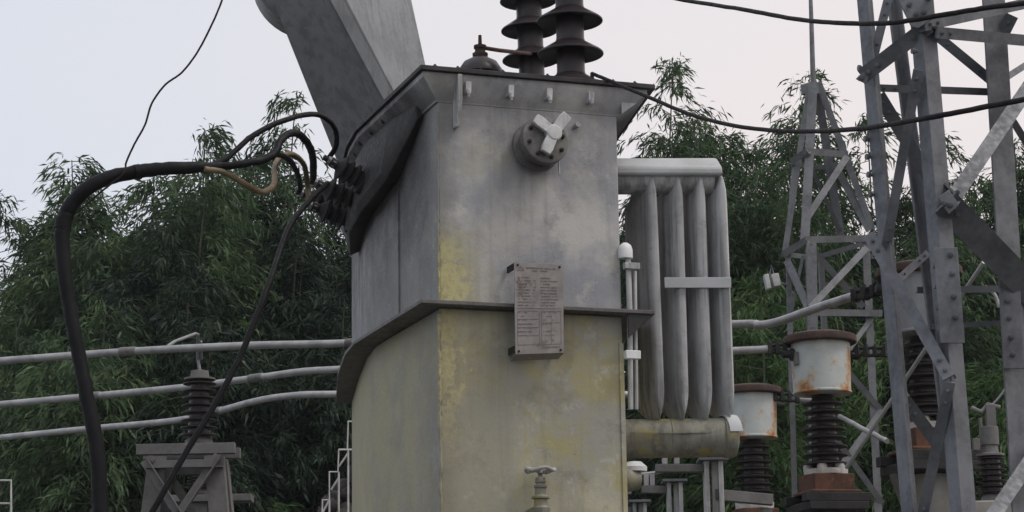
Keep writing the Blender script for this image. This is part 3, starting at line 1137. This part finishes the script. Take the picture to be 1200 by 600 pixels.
pi, top = post_insulator(233, 435, 521, 18.0, 22, 8, 'ribbed brown insulator standing on the steel stand under the pale busbars')
mb = MB()
mb.tube([top, at(232, 421, 18), at(232, 392, 17.7), at(229, 391, 17.5), at(205, 400, 17.2), at(196, 406, 17.05)], .013, 8)
mb.tube([at(236, 421, 18), at(236, 400, 17.8)], .010, 8)
mb.build('link_wire', 'steel_galvanised', pi)
post_insulator(236, 545, 580, 19.6, 18, 5, 'small ribbed insulator seen through the steel stand under its top beam')
post_insulator(243, 505, 521, 18.5, 7, 3, 'tiny pale knob insulator beside the ribbed insulator on the steel stand', group=None)


def stand():
    Y = 18.0
    k = Y / F
    bl, br = at(162, 528, Y - .05), at(277, 528, Y - .05)
    root = thing('insulator_stand', 'lattice steel stand with top beam under the left post insulator', 'stand', ((bl.x + br.x) / 2, Y, 0))
    mb = MB()
    mid = (bl + br) / 2
    zt = at(220, 522, Y).z
    hx = (br.x - bl.x) / 2
    for yy in (-.12, .22):
        mb = MB()
        mb.box(V((mid.x, Y + yy, zt - .045)), V((hx, 0, 0)), V((0, .04, 0)), ZV * .043)
        mb.build('top_beam', 'stand_steel', root, bevel=.004)
    legs = []
    for s in (-1, 1):
        for yy in (-.15, .25):
            t0 = V((mid.x + s * (hx - .10), Y + yy, zt - .09))
            b0 = V((mid.x + s * (hx + .30), Y + yy * 2.2, 0))
            mb = MB()
            mb.angle(b0, t0, V((-s, 0, 0)), V((0, -1 if yy > 0 else 1, 0)), .15, .012)
            mb.build('leg', 'stand_steel', root)
            legs.append((b0, t0))
    for (b0, t0), (b1, t1) in ((legs[0], legs[2]), (legs[1], legs[3]), (legs[2], legs[0])):
        n_ = (V((0, 1, 0)) if b0.y < Y else V((0, -1, 0)))
        pairs = [(t0 - ZV * .03, b1.lerp(t1, .70))] if b0 is not legs[2][0] else [(t0 - ZV * .03, b1.lerp(t1, .70))]
        for qa, qb in pairs:
            mb = MB()
            mb.angle(qa - n_ * .02, qb - n_ * .02, V((0, 0, 1)).cross(n_), -n_, .07, .008)
            mb.build('brace', 'stand_steel', root)
    for fz in (.97, .66, .33):
        for i, j in ((0, 2), (1, 3)):
            pa, pb = legs[i][0].lerp(legs[i][1], fz), legs[j][0].lerp(legs[j][1], fz)
            mb = MB()
            mb.angle(pa, pb, ZV, V((0, -1 if i == 0 else 1, 0)), .07, .008)
            mb.build('crossbar', 'stand_steel', root)
    bolts([(V((mid.x + s * (hx - .13), Y - .165, zt - .13)), V((0, -1, 0)), .03, .02) for s in (-1, 1)], 'stand_steel', root)
    # shelf under the small insulator
    q = at(236, 581, 19.6)
    mb = MB()
    mb.box(q - ZV * .03, V((.45, 0, 0)), V((0, .12, 0)), ZV * .03)
    mb.box(V((q.x, q.y, q.z / 2 - .03)), V((.06, 0, 0)), V((0, .06, 0)), ZV * (q.z / 2 - .03))
    mb.build('shelf', 'stand_steel', root, bevel=.004)


stand()

# right-hand small insulator with clamp
ri, top = post_insulator(1164, 520, 590, 13.0, 19, 7, 'ribbed brown insulator with clamp right of the tower front leg')
mb = MB()
mb.lathe([(.055, 0), (.055, .11)], top - ZV * .01, ZV, 18)
mb.box(at(1161, 492, 13), V((.028, 0, 0)), V((0, .02, 0)), ZV * .09)
mb.tube([at(1138, 478, 13), at(1150, 483, 13), at(1158, 474, 13), at(1172, 478, 13)], .016, 8)
mb.box(at(1144, 521, 12.95), V((.02, 0, 0)), V((0, .02, 0)), ZV * .035)
mb.tube([at(1149, 490, 13), at(1150, 519, 13)], .012, 8)
mb.build('clamp', 'stand_steel', ri, bevel=.003)
wire('jumper_wire', 'thin pale curved wire rising from the clamp right of the tower', 'wire', [(1163, 474, 13.0), (1172, 464, 13.0), (1180, 450, 13.0), (1183, 430, 13.0), (1184, 395, 12.9), (1200, 350, 12.8)], .006, 'steel_galvanised', 8)
q = at(1164, 590, 13)
mb = MB()
mb.box(V((q.x, q.y, q.z - .05)), V((.22, 0, 0)), V((0, .2, 0)), ZV * .05)
mb.lathe([(.11, 0), (.11, q.z - .1)], (q.x, q.y, 0), ZV, 18)
tag(mb.build('insulator_post', 'concrete', bevel=.01), 'concrete post under the clamped insulator right of the tower', 'post')


# ------------------------------------------------------------------ lattice tower
def leg_line(p, q, z0=0.0, up=1.6):
    p, q = at(*p), at(*q)
    d = (p - q) / (p.z - q.z)
    return q + d * (z0 - q.z), p + d * up


LA0, LA1 = leg_line((1081, 40, 8.5), (1127, 600, 8.5))
LB0, LB1 = leg_line((1004, 0, 8.8), (1056, 600, 8.8))
LC0, LC1 = leg_line((1048, 15, 9.15), (1088, 330, 9.15))
LD0, LD1 = leg_line((1178, 0, 8.95), (1214, 600, 8.95))
TW = thing('lattice_tower', 'large grey bolted lattice tower filling the right edge', 'tower', (LA0 + LD0 + LB0 + LC0) / 4)
cen = (LA0 + LD0 + LB0 + LC0) / 4 + ZV * 3
for (p0, p1, na, nb_, w) in ((LA0, LA1, LB0, LD0, .072), (LB0, LB1, LA0, LC0, .075), (LC0, LC1, LB0, LD0, .045), (LD0, LD1, LC0, LA0, .115)):
    mb = MB()
    mb.angle(p0, p1, na - p0, nb_ - p0, w, .010)
    mb.build('leg', 'tower_steel', TW, bevel=.002)


def member(p, q, wpx, role='brace', flip=1, mat='tower_steel', parent=None, deep=None, mid=cen):
    """rolled angle between two pixels at their depths; wpx is its width in the photo"""
    A, B = at(*p), at(*q)
    Y = (p[2] + q[2]) / 2
    w = wpx * Y / F
    d = (B - A).normalized()
    view = ((A + B) / 2 - EYE).normalized()
    s = d.cross(view).normalized() * flip
    mb = MB()
    t = min(.009, w * .3)
    mb.angle(A - s * (w / 2), B - s * (w / 2), s, view, w, t, deep or w * .8)
    ob = mb.build(role, mat, parent or TW)
    if mat == 'tower_steel' and wpx >= 9:
        ln = (B - A).length
        rb = min(.012, w * .17)
        bolts([(p - view * .001, -view, rb, rb) for p in (A + d * .035, A + d * .085, B - d * .035, B - d * .085)], mat, ob)
    return ob


M = [
    # (from, to, width px)  front left face A-B
    ((1088, 30, 8.48), (1010, 90, 8.72), 19), ((1042, -6, 8.74), (1022, 74, 8.76), 11), ((1076, 82, 8.47), (1038, 292, 8.75), 12),
    ((1018, 274, 8.72), (1112, 442, 8.46), 15), ((1113, 448, 8.46), (1078, 620, 8.74), 13),
    # front right face A-D
    ((1084, 30, 8.46), (1230, -2, 8.95), 13), ((1098, 38, 8.47), (1230, 50, 8.9), 14), ((1112, 240, 8.46), (1215, 88, 8.9), 18),
    ((1108, 238, 8.47), (1220, 352, 8.95), 34), ((1215, 528, 8.9), (1150, 625, 8.5), 17),
    # rear faces
    ((1028, 103, 8.85), (1168, 108, 9.0), 9), ((1030, 112, 8.86), (1112, 246, 9.1), 16), ((1092, 37, 9.0), (1166, 98, 9.0), 12),
    ((1186, 18, 8.9), (1164, 62, 8.98), 16), ((1060, 468, 8.85), (1128, 560, 9.1), 15), ((1166, 108, 9.05), (1220, 195, 9.3), 9),
    ((1168, 98, 9.0), (1215, 68, 9.3), 8), ((1075, 340, 9.15), (1205, 338, 9.2), 8), ((1092, 383, 9.1), (1180, 378, 9.1), 6),
    ((1050, 330, 8.9), (1088, 296, 9.1), 9),
]
for a, b, w in M:
    member(a, b, w, flip=-1 if (b[1] - a[1]) * (b[0] - a[0]) > 0 else 1)
# braces under the frame so that the tower stands complete
for f0, f1 in ((.06, .34), (.34, .62)):
    for P, Q in (((LA0, LA1), (LB0, LB1)), ((LA0, LA1), (LD0, LD1)), ((LC0, LC1), (LB0, LB1)), ((LC0, LC1), (LD0, LD1))):
        h = 2.0
        a, b = P[0].lerp(P[1], f0 * .34), Q[0].lerp(Q[1], f1 * .34)
        mb = MB()
        mb.angle(a, b, ZV, cen - ZV * 3 - V((a.x, a.y, 0)), .045, .006)
        mb.build('brace', 'tower_steel', TW)
# gusset plates with bolts
vw = (at(1080, 20, 8.5) - EYE).normalized()


def plate(pxs, Y, heads, name='gusset_plate', t=.010):
    mb = MB()
    mb.prism([at(x, y, Y) for x, y in pxs], V((0, t, 0)))
    o = mb.build(name, 'tower_steel', TW, bevel=.002)
    bolts([(at(x, y, Y), -vw, .011, .012) for x, y in heads], 'tower_steel', o)


plate([(1038, -30), (1096, -30), (1093, 22), (1076, 33), (1068, 31)], 8.44, [(1066, 5), (1083, 14), (1074, 16), (1060, -8), (1088, -2)])
plate([(1099, 231), (1112, 222), (1124, 240), (1112, 251)], 8.44, [(1107, 238), (1114, 240)])
plate([(1003, 92), (1012, 84), (1020, 88), (1015, 98)], 8.7, [(1010, 91)])
plate([(1094, 290), (1122, 290), (1131, 402), (1102, 402)], 8.46, [(1114, 298), (1116, 320), (1118, 347), (1120, 371)], 'splice_plate')
plate([(1172, 338), (1196, 338), (1200, 432), (1176, 432)], 8.88, [(1181, 352), (1183, 372), (1185, 395), (1187, 415)], 'splice_plate')
for x, y in ((1021, 80), (1023, 92), (1015, 163), (1018, 184), (1020, 205), (1022, 228), (1071, 60), (1095, 311), (1097, 335), (1099, 360), (1102, 384)):
    Yb = 8.8 if x < 1060 else 8.5
    mb = MB()
    mb.lathe([(.008, 0), (.008, .012), (.013, .013), (.013, .024)], at((1005 + 52 * y / 600) if x < 1060 else x + 4, y, Yb + .002), V((-1, -.3, 0)), 8)
    mb.build('step_bolt', 'tower_steel', TW)

# ------------------------------------------------------------------ lightning mast (small lattice, farther back)
MY = 20.0
mt = at(953, 92, MY)
MASTW = at(972, 285, MY)
mast = thing('lightning_mast', 'slender lattice lightning mast with needle tip behind the rusty drums', 'mast', (MASTW.x, MASTW.y, 0))
mcen = V((MASTW.x, MASTW.y + .35, MASTW.z))


def mm(p, q, w, role='brace', flip=1):
    return member(p, q, w, role, flip, 'mast_steel', mast)


mb = MB()
mb.tube([at(953, 100, 20.3), at(951, 30, 20.3), at(948, -60, 20.3)], [.026, .022, .014], 10)
mb.build('needle', 'mast_steel', mast)
mb = MB()
for zz, hw in ((at(953, 95, MY).z, .052),):
    mb.box(V((mt.x + .01, MY + .28, zz)), V((hw, .04, 0)), V((-.04, hw, 0)), ZV * .05)
mb.build('apex_plate', 'mast_steel', mast, bevel=.004)
# four upper legs to the ring at y=282
mm((949, 98, 20.2), (920, 294, 20.1), 7, 'leg')
mm((953, 96, 20.1), (943, 284, 19.9), 11, 'leg')
mm((957, 98, 20.35), (986, 284, 20.6), 10, 'leg')
mm((959, 96, 20.25), (1022, 268, 20.3), 8, 'leg', -1)
# ring at y=180
mm((927, 190, 20.1), (946, 177, 19.95), 8, 'ring_bar')
mm((944, 177, 19.95), (994, 181, 20.3), 8, 'ring_bar')
mm((952, 196, 20.5), (985, 195, 20.5), 6, 'ring_bar')
mm((928, 190, 20.1), (955, 198, 20.5), 5, 'ring_bar')
# braces
mm((993, 183, 20.2), (944, 258, 19.95), 8)
mm((977, 190, 20.4), (1019, 270, 20.3), 9, 'brace', -1)
mm((948, 190, 20.0), (985, 272, 20.5), 5, 'brace', -1)
mm((930, 195, 20.15), (922, 286, 20.1), 4)
# platform ring and box body
for a, b, w in (((917, 299, 20.0), (945, 281, 19.8), 8), ((943, 281, 19.8), (1024, 279, 20.1), 8), ((920, 298, 20.0), (955, 302, 20.6), 6), ((955, 302, 20.6), (1024, 282, 20.4), 6),
                ((917, 372, 20.0), (948, 362, 19.8), 7), ((946, 366, 19.8), (1034, 367, 20.1), 8)):
    mm(a, b, w, 'ring_bar')
zb = 0.0
for p, q, w in (((921, 296, 20.0), (929, 600, 20.0), 6), ((945, 284, 19.8), (950, 600, 19.8), 12), ((1019, 280, 20.1), (1034, 600, 20.1), 9), ((958, 300, 20.6), (972, 600, 20.6), 8)):
    A, B = at(*p), at(*q)
    C0 = B + (B - A) * (B.z / (A.z - B.z)) if A.z > B.z else B
    d = (A - B) / (A.z - B.z)
    foot = B - d * B.z
    mb = MB()
    wv = w * MY / F
    mb.angle(foot, A, V((mcen.x - A.x, 0, 0)), V((0, mcen.y - A.y, 0)), wv, .01)
    mb.build('leg', 'mast_steel', mast)
for p, q, w, fl in (((948, 288, 19.8), (1012, 360, 20.1), 8, -1), ((1016, 290, 20.05), (950, 360, 19.75), 8, 1), ((922, 305, 20.0), (947, 360, 19.8), 9, -1), ((941, 300, 19.9), (926, 372, 20.0), 4, 1),
                    ((1000, 300, 20.5), (1022, 300, 20.2), 6, 1), ((1022, 372, 20.1), (952, 470, 19.8), 6, 1), ((950, 385, 19.8), (1032, 480, 20.1), 7, -1), ((1034, 480, 20.1), (953, 590, 19.8), 7, 1), ((955, 480, 19.8), (1034, 590, 20.1), 7, -1)):
    mm(p, q, w, 'brace', fl)
# twin floodlight on its left post
fl_ = thing('floodlight', 'small pale twin box lamp hanging on the left side of the slender mast', 'lamp', at(905, 338, 19.9))
mb = MB()
for x in (899, 909):
    mb = MB()
    c = at(x, 329 if x > 900 else 331, 19.9)
    mb.box(c, V((.034 if x > 900 else .022, 0, .006)), V((0, .05, 0)), V((-.012, 0, .058 if x > 900 else .068)))
    mb.build('lamp_box', 'radiator_paint', fl_, bevel=.006)
mb = MB()
mb.tube([at(902, 322, 19.9), at(904, 311, 19.9), at(907, 322, 19.9)], .008, 6)
mb.tube([at(912, 331, 19.92), at(922, 334, 20.0)], .012, 6)
mb.build('bracket', 'mast_steel', fl_)

# ------------------------------------------------------------------ disconnector frames low in the middle
def dis_post(px, pw, ytop, Y, label, arm):
    k = Y / F
    t = at(px, ytop, Y)
    w = pw * k / 2
    root = thing('isolator_frame', label, 'isolator', (t.x, t.y, 0), 'isolator frames under the radiator')
    mb = MB()
    for s in (-1, 1):
        mb.box(V((t.x + s * w * .75, t.y, t.z / 2)), V((w * .25, 0, 0)), V((0, .09, 0)), ZV * (t.z / 2))
    mb.box(V((t.x + .02, t.y - .02, t.z / 2)), V((w * .45, 0, 0)), V((0, .010, 0)), ZV * (t.z / 2))
    for i in range(6):
        mb.box(V((t.x, t.y + .05, t.z - .25 - i * .4)), V((w * .55, 0, 0)), V((0, .01, 0)), ZV * .06)
    mb.build('post', 'radiator_paint', root, bevel=.004)
    mb = MB()
    mb.box(t + ZV * .012, V((w * 1.6, 0, 0)), V((0, .14, 0)), ZV * .011)
    mb.build('top_plate', 'mast_steel', root, bevel=.002)
    (ax, ay), (bx, by) = arm
    A, B = at(ax, ay, Y), at(bx, by, Y)
    mb = MB()
    mb.box((A + B) / 2, (B - A) / 2, V((0, .05, 0)), ZV * .032)
    mb.build('arm', 'stand_steel', root, bevel=.003)
    mb = MB()
    mb.tube([A + ZV * .14, (A + B) / 2 + ZV * .15, B + ZV * .17], .017, 8)
    for f in (.2, .45):
        mb.box(A.lerp(B, f) + ZV * .085, V((.022, 0, .0)), V((0, .03, 0)), ZV * .05)
    mb.build('blade', 'aluminium_pipe', root, bevel=.003)


dis_post(835, 22, 541, 18.5, 'tallest steel isolator frame under the radiator, nearest the half hidden drum', ((768, 549), (824, 549)))
dis_post(790, 18, 566, 20.0, 'shorter steel isolator frame under the radiator beside the tank', ((752, 574), (780, 574)))
dis_post(749, 16, 590, 21.0, 'lowest steel isolator frame, its top just showing beside the tank edge', ((700, 598), (740, 598)))
# shelf between tall frame and pedestal
A, B = at(838, 580, 18.5), at(905, 586, 18.7)
mb = MB()
mb.box((A + B) / 2, (B - A) / 2, V((0, .06, 0)), ZV * .045)
mb.box(V((B.x - .05, B.y, B.z / 2 - .03)), V((.04, 0, 0)), V((0, .05, 0)), ZV * (B.z / 2 - .04))
tag(mb.build('cable_shelf', 'stand_steel', bevel=.004), 'short steel channel joining the tall isolator frame to the drum pedestal', 'channel')

# ------------------------------------------------------------------ stepped rail and rubble left of the tank
SY = 22.0
mb = MB()
P = [(415, 494), (408, 494), (407, 527), (397, 527), (396, 553), (386, 553), (386, 586), (378, 586), (376, 640)]
mb.tube([at(*p, SY) for p in P], .010, 8)
mb.tube([at(408, 531, SY), at(397, 547, SY)], .010, 8)
mb.tube([at(397, 560, SY), at(388, 574, SY)], .010, 8)
mb.tube([at(386, 586, SY), at(372, 612, SY)], .010, 8)
mb.tube([at(415, 527, SY), at(397, 527, SY)], .010, 8)
for x, y in ((408, 527), (397, 553), (386, 586)):
    p = at(x, y, SY)
    mb.tube([p, V((p.x, p.y, 0))], .010, 8)
tag(mb.build('stair_rail', 'rail_paint'), 'thin pale stepped handrail beside the left edge of the tank', 'handrail')
mb = MB()
p = at(0, 562, SY)
mb.tube([at(-30, 563, SY), at(13, 563, SY), at(13, 600, SY), V((at(13, 600, SY).x, SY, 0))], .012, 8)
mb.tube([at(-30, 590, SY), at(12, 590, SY)], .010, 8)
tag(mb.build('stair_rail', 'rail_paint'), 'thin pale rail corner low at the left edge of the photo', 'handrail')
rk = random.Random(3)
mb = MB()
for i in range(170):
    x = rk.uniform(374, 450)
    ytop = 612 - (x - 374) * 1.75
    y = rk.uniform(max(ytop, 505), 680)
    c = at(x, y, SY + rk.uniform(.2, .7))
    r = rk.uniform(.05, .13)
    a = rk.uniform(0, 3)
    mb.lathe([(.001, -r), (r * .7, -r * .6), (r, 0), (r * .65, r * .6), (.001, r * .8)], c, V((math.cos(a), math.sin(a), rk.uniform(-.5, 1))), 7)
b0, b1 = at(376, 640, SY), at(450, 520, SY)
mb.prism([V((b0.x, SY + .25, 0)), V((b1.x + .1, SY + .25, 0)), V((b1.x + .1, SY + .25, b1.z)), V((b0.x, SY + .25, b0.z))], V((0, .6, 0)))
tag(mb.build('rubble_bank', 'rubble'), 'dark rough stone bank rising beside the stepped handrail', 'stone bank')

# ------------------------------------------------------------------ bamboo
def leaf_mesh(name, P, D, Ln, Wd, rng, mat, parent=None, label=None):
    """P base points, D directions -> folded diamond leaves in one mesh"""
    n = len(P)
    D = D / np.linalg.norm(D, axis=1, keepdims=True)
    R = rng.normal(size=(n, 3))
    S = np.cross(D, R)
    S /= np.linalg.norm(S, axis=1, keepdims=True)
    sag = np.zeros((n, 3))
    sag[:, 2] = -Ln * .14
    mid = P + D * (Ln * .4)[:, None]
    tip = P + D * Ln[:, None] + sag
    a = mid + S * (Wd / 2)[:, None]
    b = mid - S * (Wd / 2)[:, None]
    verts = np.stack([P, a, tip, b], 1).reshape(-1, 3)
    me = bpy.data.meshes.new(name)
    me.vertices.add(n * 4)
    me.vertices.foreach_set('co', verts.astype(np.float32).ravel())
    me.loops.add(n * 4)
    me.loops.foreach_set('vertex_index', np.arange(n * 4, dtype=np.int32))
    me.polygons.add(n)
    me.polygons.foreach_set('loop_start', np.arange(0, n * 4, 4, dtype=np.int32))
    me.update(calc_edges=True)
    me.materials.append(MATS[mat])
    o = bpy.data.objects.new(name, me)
    COL.objects.link(o)
    if parent:
        o.parent = parent
    return o


def bamboo(px, pytop, Y, spread, ncul, label, mat='leaf_mid', dens=1.0, seed=0, lean=0.0, zmin=2.2):
    rng = np.random.default_rng(seed)
    tp = at(px, pytop, Y)
    H = tp.z - .42
    x0, y0 = tp.x - lean, Y
    root = thing('bamboo_clump', label, 'bamboo', (x0, y0, 0), 'bamboo clumps behind the equipment')
    trunk = MB()
    P, D, LN = [], [], []
    for c in range(ncul + 2):
        hh = H * (1.02 if c == 0 else rng.uniform(.70, .99))
        az = rng.uniform(0, 2 * PI)
        sp = (.12 if c == 0 else rng.uniform(.2, 1.0)) * spread
        if c > 0:
            hh = H * (1.0 - .17 * (sp / spread) ** 1.8 - rng.uniform(0, .06))
        bx, by = rng.normal(0, .35, 2)
        dx, dy = math.cos(az) * sp + (lean if c < 3 else lean * .5), math.sin(az) * sp * .8
        ts = np.linspace(0, 1, 12)

        def pos(t):
            return np.array([bx + dx * t ** 2.6, by + dy * t ** 2.6, hh * (t - .10 * t ** 6) / .90])
        pts = [pos(t) for t in ts]
        trunk.tube([V(p) + V((x0, y0, 0)) for p in pts], [.034 * (1 - .88 * t) + .003 for t in ts], 6)
        nn = int(hh * 6.6 * dens)
        for k in range(nn):
            t = .18 + .82 * (k + rng.random()) / nn
            q = pos(t)
            if q[2] < zmin:
                continue
            for br in range(2):
                a = rng.uniform(0, 2 * PI)
                bl = (.30 + .72 * min(1, (1 - t) * 4.5)) * rng.uniform(.5, 1.15)
                d0 = np.array([math.cos(a), math.sin(a), rng.uniform(.15, .9)])
                d0 /= np.linalg.norm(d0)
                ns = max(3, int(bl / .14))
                tw = []
                for s in range(ns):
                    f = (s + 1) / ns
                    r = q + d0 * bl * f + np.array([0, 0, -.5 * bl * f * f])
                    tw.append(r)
                    if f < .3:
                        continue
                    m = rng.integers(5, 8) + int(6 * f)
                    dd = d0 * .75 + np.array([0, 0, -.85 * f])
                    P.append(np.repeat(r[None], m, 0) + rng.normal(0, .05, (m, 3)))
                    D.append(dd[None] + rng.normal(0, .42, (m, 3)) + np.array([0, 0, -.2]))
                    LN.append(rng.uniform(.10, .19, m))
                if rng.random() < .5:
                    trunk.tube([V(p) + V((x0, y0, 0)) for p in (q, tw[len(tw) // 2], tw[-1])], [.007, .005, .002], 3)
    P, D, LN = np.concatenate(P), np.concatenate(D), np.concatenate(LN)
    leaf_mesh('crown', P, D, LN, LN * rng.uniform(.13, .21, len(LN)), rng, mat, root)
    trunk.build('trunk', 'culm', root)
    return len(P)


tot = 0
for i, (px, py, Y, sp, nc, mat, lab, dens, lean) in enumerate((
        (2, 345, 25.5, .3, 3, 'leaf_mid', 'bamboo clump at the far left edge, thin and open against the sky', .7, -.1),
        (58, 205, 28.5, .28, 7, 'leaf_mid', 'narrow bamboo clump at the outer left, nearest the far left sky gap', 1.0, .0),
        (104, 178, 27.5, .42, 13, 'leaf_mid', 'leafy bamboo clump behind the rising bend of the thick black cable', 1.0, .0),
        (122, 160, 28.5, .7, 12, 'leaf_mid', 'bamboo clump with feathery top just under the dangling wire', 1.0, -.1),
        (222, 138, 28.0, .7, 12, 'leaf_mid', 'bamboo clump with feathery top above the level run of the black cable', 1.0, .0),
        (262, 155, 29.5, .55, 9, 'leaf_mid', 'bamboo clump filling the gap beneath the cable cores', 1.0, .0),
        (334, 84, 29.0, .3, 1, 'leaf_mid', 'bamboo clump whose lone thin sprays reach up beside the grey duct', .5, .2),
        (382, 150, 30.0, .7, 11, 'leaf_dark', 'dark bamboo clump close behind the transformer left side', 1.0, .0),
        (330, 235, 28.0, .7, 9, 'leaf_dark', 'dark bamboo clump below the cable cores and left of the tank', 1.0, .0),
        (165, 235, 26.5, .8, 10, 'leaf_dark', 'lower dark bamboo clump standing between two feathery topped ones', 1.0, .0),
        (105, 320, 24.5, .6, 9, 'leaf_mid', 'low bamboo clump behind the left ends of the pale busbars', .9, .0),
        (245, 300, 25.0, .8, 9, 'leaf_dark', 'low dark bamboo clump behind the ribbed insulator on its stand', 1.0, .0),
        (365, 320, 25.5, .8, 9, 'leaf_dark', 'low dark bamboo clump above the busbars right beside the tank', 1.0, .0),
        (560, 190, 29.5, 1.2, 9, 'leaf_dark', 'bamboo clump hidden for the most part behind the tank', .8, .0),
        (765, 150, 30.0, .5, 8, 'leaf_mid', 'bamboo clump showing above the radiator beside the tank corner', .8, .0),
        (846, 62, 30.5, .5, 8, 'leaf_mid', 'tallest bamboo clump right of the transformer, arching tip above the radiator', .9, .3),
        (812, 112, 29.0, .6, 12, 'leaf_mid', 'full bamboo clump right behind the radiator top', 1.0, .0),
        (885, 160, 28.0, .7, 11, 'leaf_mid', 'full bamboo clump between the radiator and the slender mast', 1.0, .0),
        (932, 74, 31.0, .3, 5, 'leaf_mid', 'tall thin bamboo clump directly behind the slender mast', .7, .1),
        (985, 215, 29.0, .8, 10, 'leaf_dark', 'bamboo clump between the slender mast and the large tower', 1.0, .0),
        (1068, 140, 31.0, .35, 4, 'leaf_mid', 'thin bamboo clump seen through the middle of the large tower', .6, .0),
        (1095, 215, 28.5, .9, 10, 'leaf_mid', 'full low bamboo clump behind the front leg of the large tower', 1.0, .0),
        (1150, 195, 29.0, .7, 9, 'leaf_mid', 'bamboo clump behind the right leg of the large tower', 1.0, .0),
        (1208, 140, 30.0, .7, 10, 'leaf_mid', 'bamboo clump at the far right edge beyond the large tower', .9, .0),
        (905, 305, 25.5, .4, 5, 'leaf_fresh', 'low bamboo clump with fresher leaves behind the hanging twin lamp', 1.0, .0),
        (1140, 350, 25.0, .9, 8, 'leaf_fresh', 'low bright green bamboo clump seen low through the large tower', 1.0, .0),
        (290, 545, 23.5, .7, 6, 'leaf_fresh', 'low fresh green bamboo clump right of the insulator stand', 1.0, .0),
)):
    tot += bamboo(px, py, Y, sp, nc, lab, mat, dens, 100 + i, lean)

# the wood beyond reads as one dark mass
rng = np.random.default_rng(77)
P, D, LN = [], [], []
nc_ = 7000
x = rng.uniform(-13, 15, nc_)
y = rng.uniform(33, 39, nc_)
topz = 8.6 + .7 * np.sin(x * .9) + .5 * np.sin(x * 2.3 + 1) - 1.8 * np.clip(-5.6 - x, 0, 3) + .6 * (x > 1)
z = 1.0 + rng.random(nc_) * np.maximum(topz - 1, 1)
m_ = 34
n = nc_ * m_
P = np.repeat(np.stack([x, y, z], 1), m_, 0) + rng.normal(0, .2, (n, 3)) * np.array([1, 1, .75])
cd_ = rng.normal(0, 1, (nc_, 3)) * np.array([1, 1, .3]) + np.array([0, -.3, -.9])
D = np.repeat(cd_, m_, 0) + rng.normal(0, .55, (n, 3))
LN = rng.uniform(.13, .23, n)
w = leaf_mesh('far_wood', P, D, LN, LN * .22, rng, 'leaf_dark')
tag(w, 'dark mass of foliage beyond the bamboo clumps', kind='stuff')
print('LEAVES', tot)

# ------------------------------------------------------------------ humid air
m = bpy.data.materials.new('haze')
m.use_nodes = True
nt = m.node_tree
nt.nodes.remove(nt.nodes['Principled BSDF'])
pv = nt.nodes.new('ShaderNodeVolumePrincipled')
pv.inputs['Color'].default_value = (.86, .92, 1, 1)
pv.inputs['Density'].default_value = HAZE
nt.links.new(pv.outputs[0], nt.nodes['Material Output'].inputs['Volume'])
MATS['haze'] = m
hz = MB()
hz.box((0, 0, 6.5), (640, 0, 0), (0, 640, 0), (0, 0, 7.5))
tag(hz.build('haze', 'haze', loc=(0, 0, 6.5)), 'thin humid haze hanging over the whole yard', kind='stuff')

# ------------------------------------------------------------------ sky and sun
wd = bpy.data.worlds.new('World')
sc.world = wd
wd.use_nodes = True
nt = wd.node_tree
bg = nt.nodes['Background']
sky = nt.nodes.new('ShaderNodeTexSky')
sky.sky_type = 'NISHITA'
sky.sun_disc = False
EL, AZ = math.radians(58), math.radians(108)      # azimuth clockwise from +Y
sky.sun_elevation = EL
sky.sun_rotation = AZ
sky.air_density = 1.5
sky.dust_density = 5
hs = nt.nodes.new('ShaderNodeHueSaturation')
hs.inputs['Saturation'].default_value = .35
nt.links.new(sky.outputs[0], hs.inputs['Color'])
# thin cloud veil: pale blue grey, faintly pink towards the sun
tc = nt.nodes.new('ShaderNodeTexCoord')
sx = nt.nodes.new('ShaderNodeSeparateXYZ')
nt.links.new(tc.outputs['Generated'], sx.inputs[0])
f1 = ramp(nt, sx.outputs[0], -.26, .2)
cl = noise(nt, 2.2, 5, .55, vec=tc.outputs['Generated'], stretch=(1, 1, 2.2))
cl = ramp(nt, cl, .3, .7, -.16, .16)
f1 = math_n(nt, 'ADD', f1, cl)
veil = N(nt, 'ShaderNodeMix', data_type='RGBA')
ins = [s for s in veil.inputs if s.type == 'RGBA']
VE = 9.9
ins[0].default_value = (.80 * VE, .85 * VE, .95 * VE, 1)
ins[1].default_value = (.99 * VE, .915 * VE, .915 * VE, 1)
nt.links.new(f1, veil.inputs[0])
mx = N(nt, 'ShaderNodeMix', data_type='RGBA')
ins = [s for s in mx.inputs if s.type == 'RGBA']
mx.inputs[0].default_value = .82
nt.links.new(hs.outputs[0], ins[0])
nt.links.new([s for s in veil.outputs if s.type == 'RGBA'][0], ins[1])
nt.links.new([s for s in mx.outputs if s.type == 'RGBA'][0], bg.inputs['Color'])
bg.inputs['Strength'].default_value = .1

sl = bpy.data.lights.new('sun', 'SUN')
sl.energy = 1.35
sl.angle = math.radians(22)
sl.color = (1, .95, .88)
so = bpy.data.objects.new('sun', sl)
COL.objects.link(so)
dirv = V((math.sin(AZ) * math.cos(EL), math.cos(AZ) * math.cos(EL), math.sin(EL)))
so.rotation_euler = dirv.to_track_quat('Z', 'Y').to_euler()

sc.view_settings.view_transform = 'Standard'
sc.view_settings.look = 'None'
sc.view_settings.exposure = 0
sc.view_settings.gamma = 1
sc.render.engine = 'CYCLES'
sc.cycles.max_bounces = 6
sc.cycles.diffuse_bounces = 3
sc.cycles.transmission_bounces = 3
sc.cycles.use_denoising = True
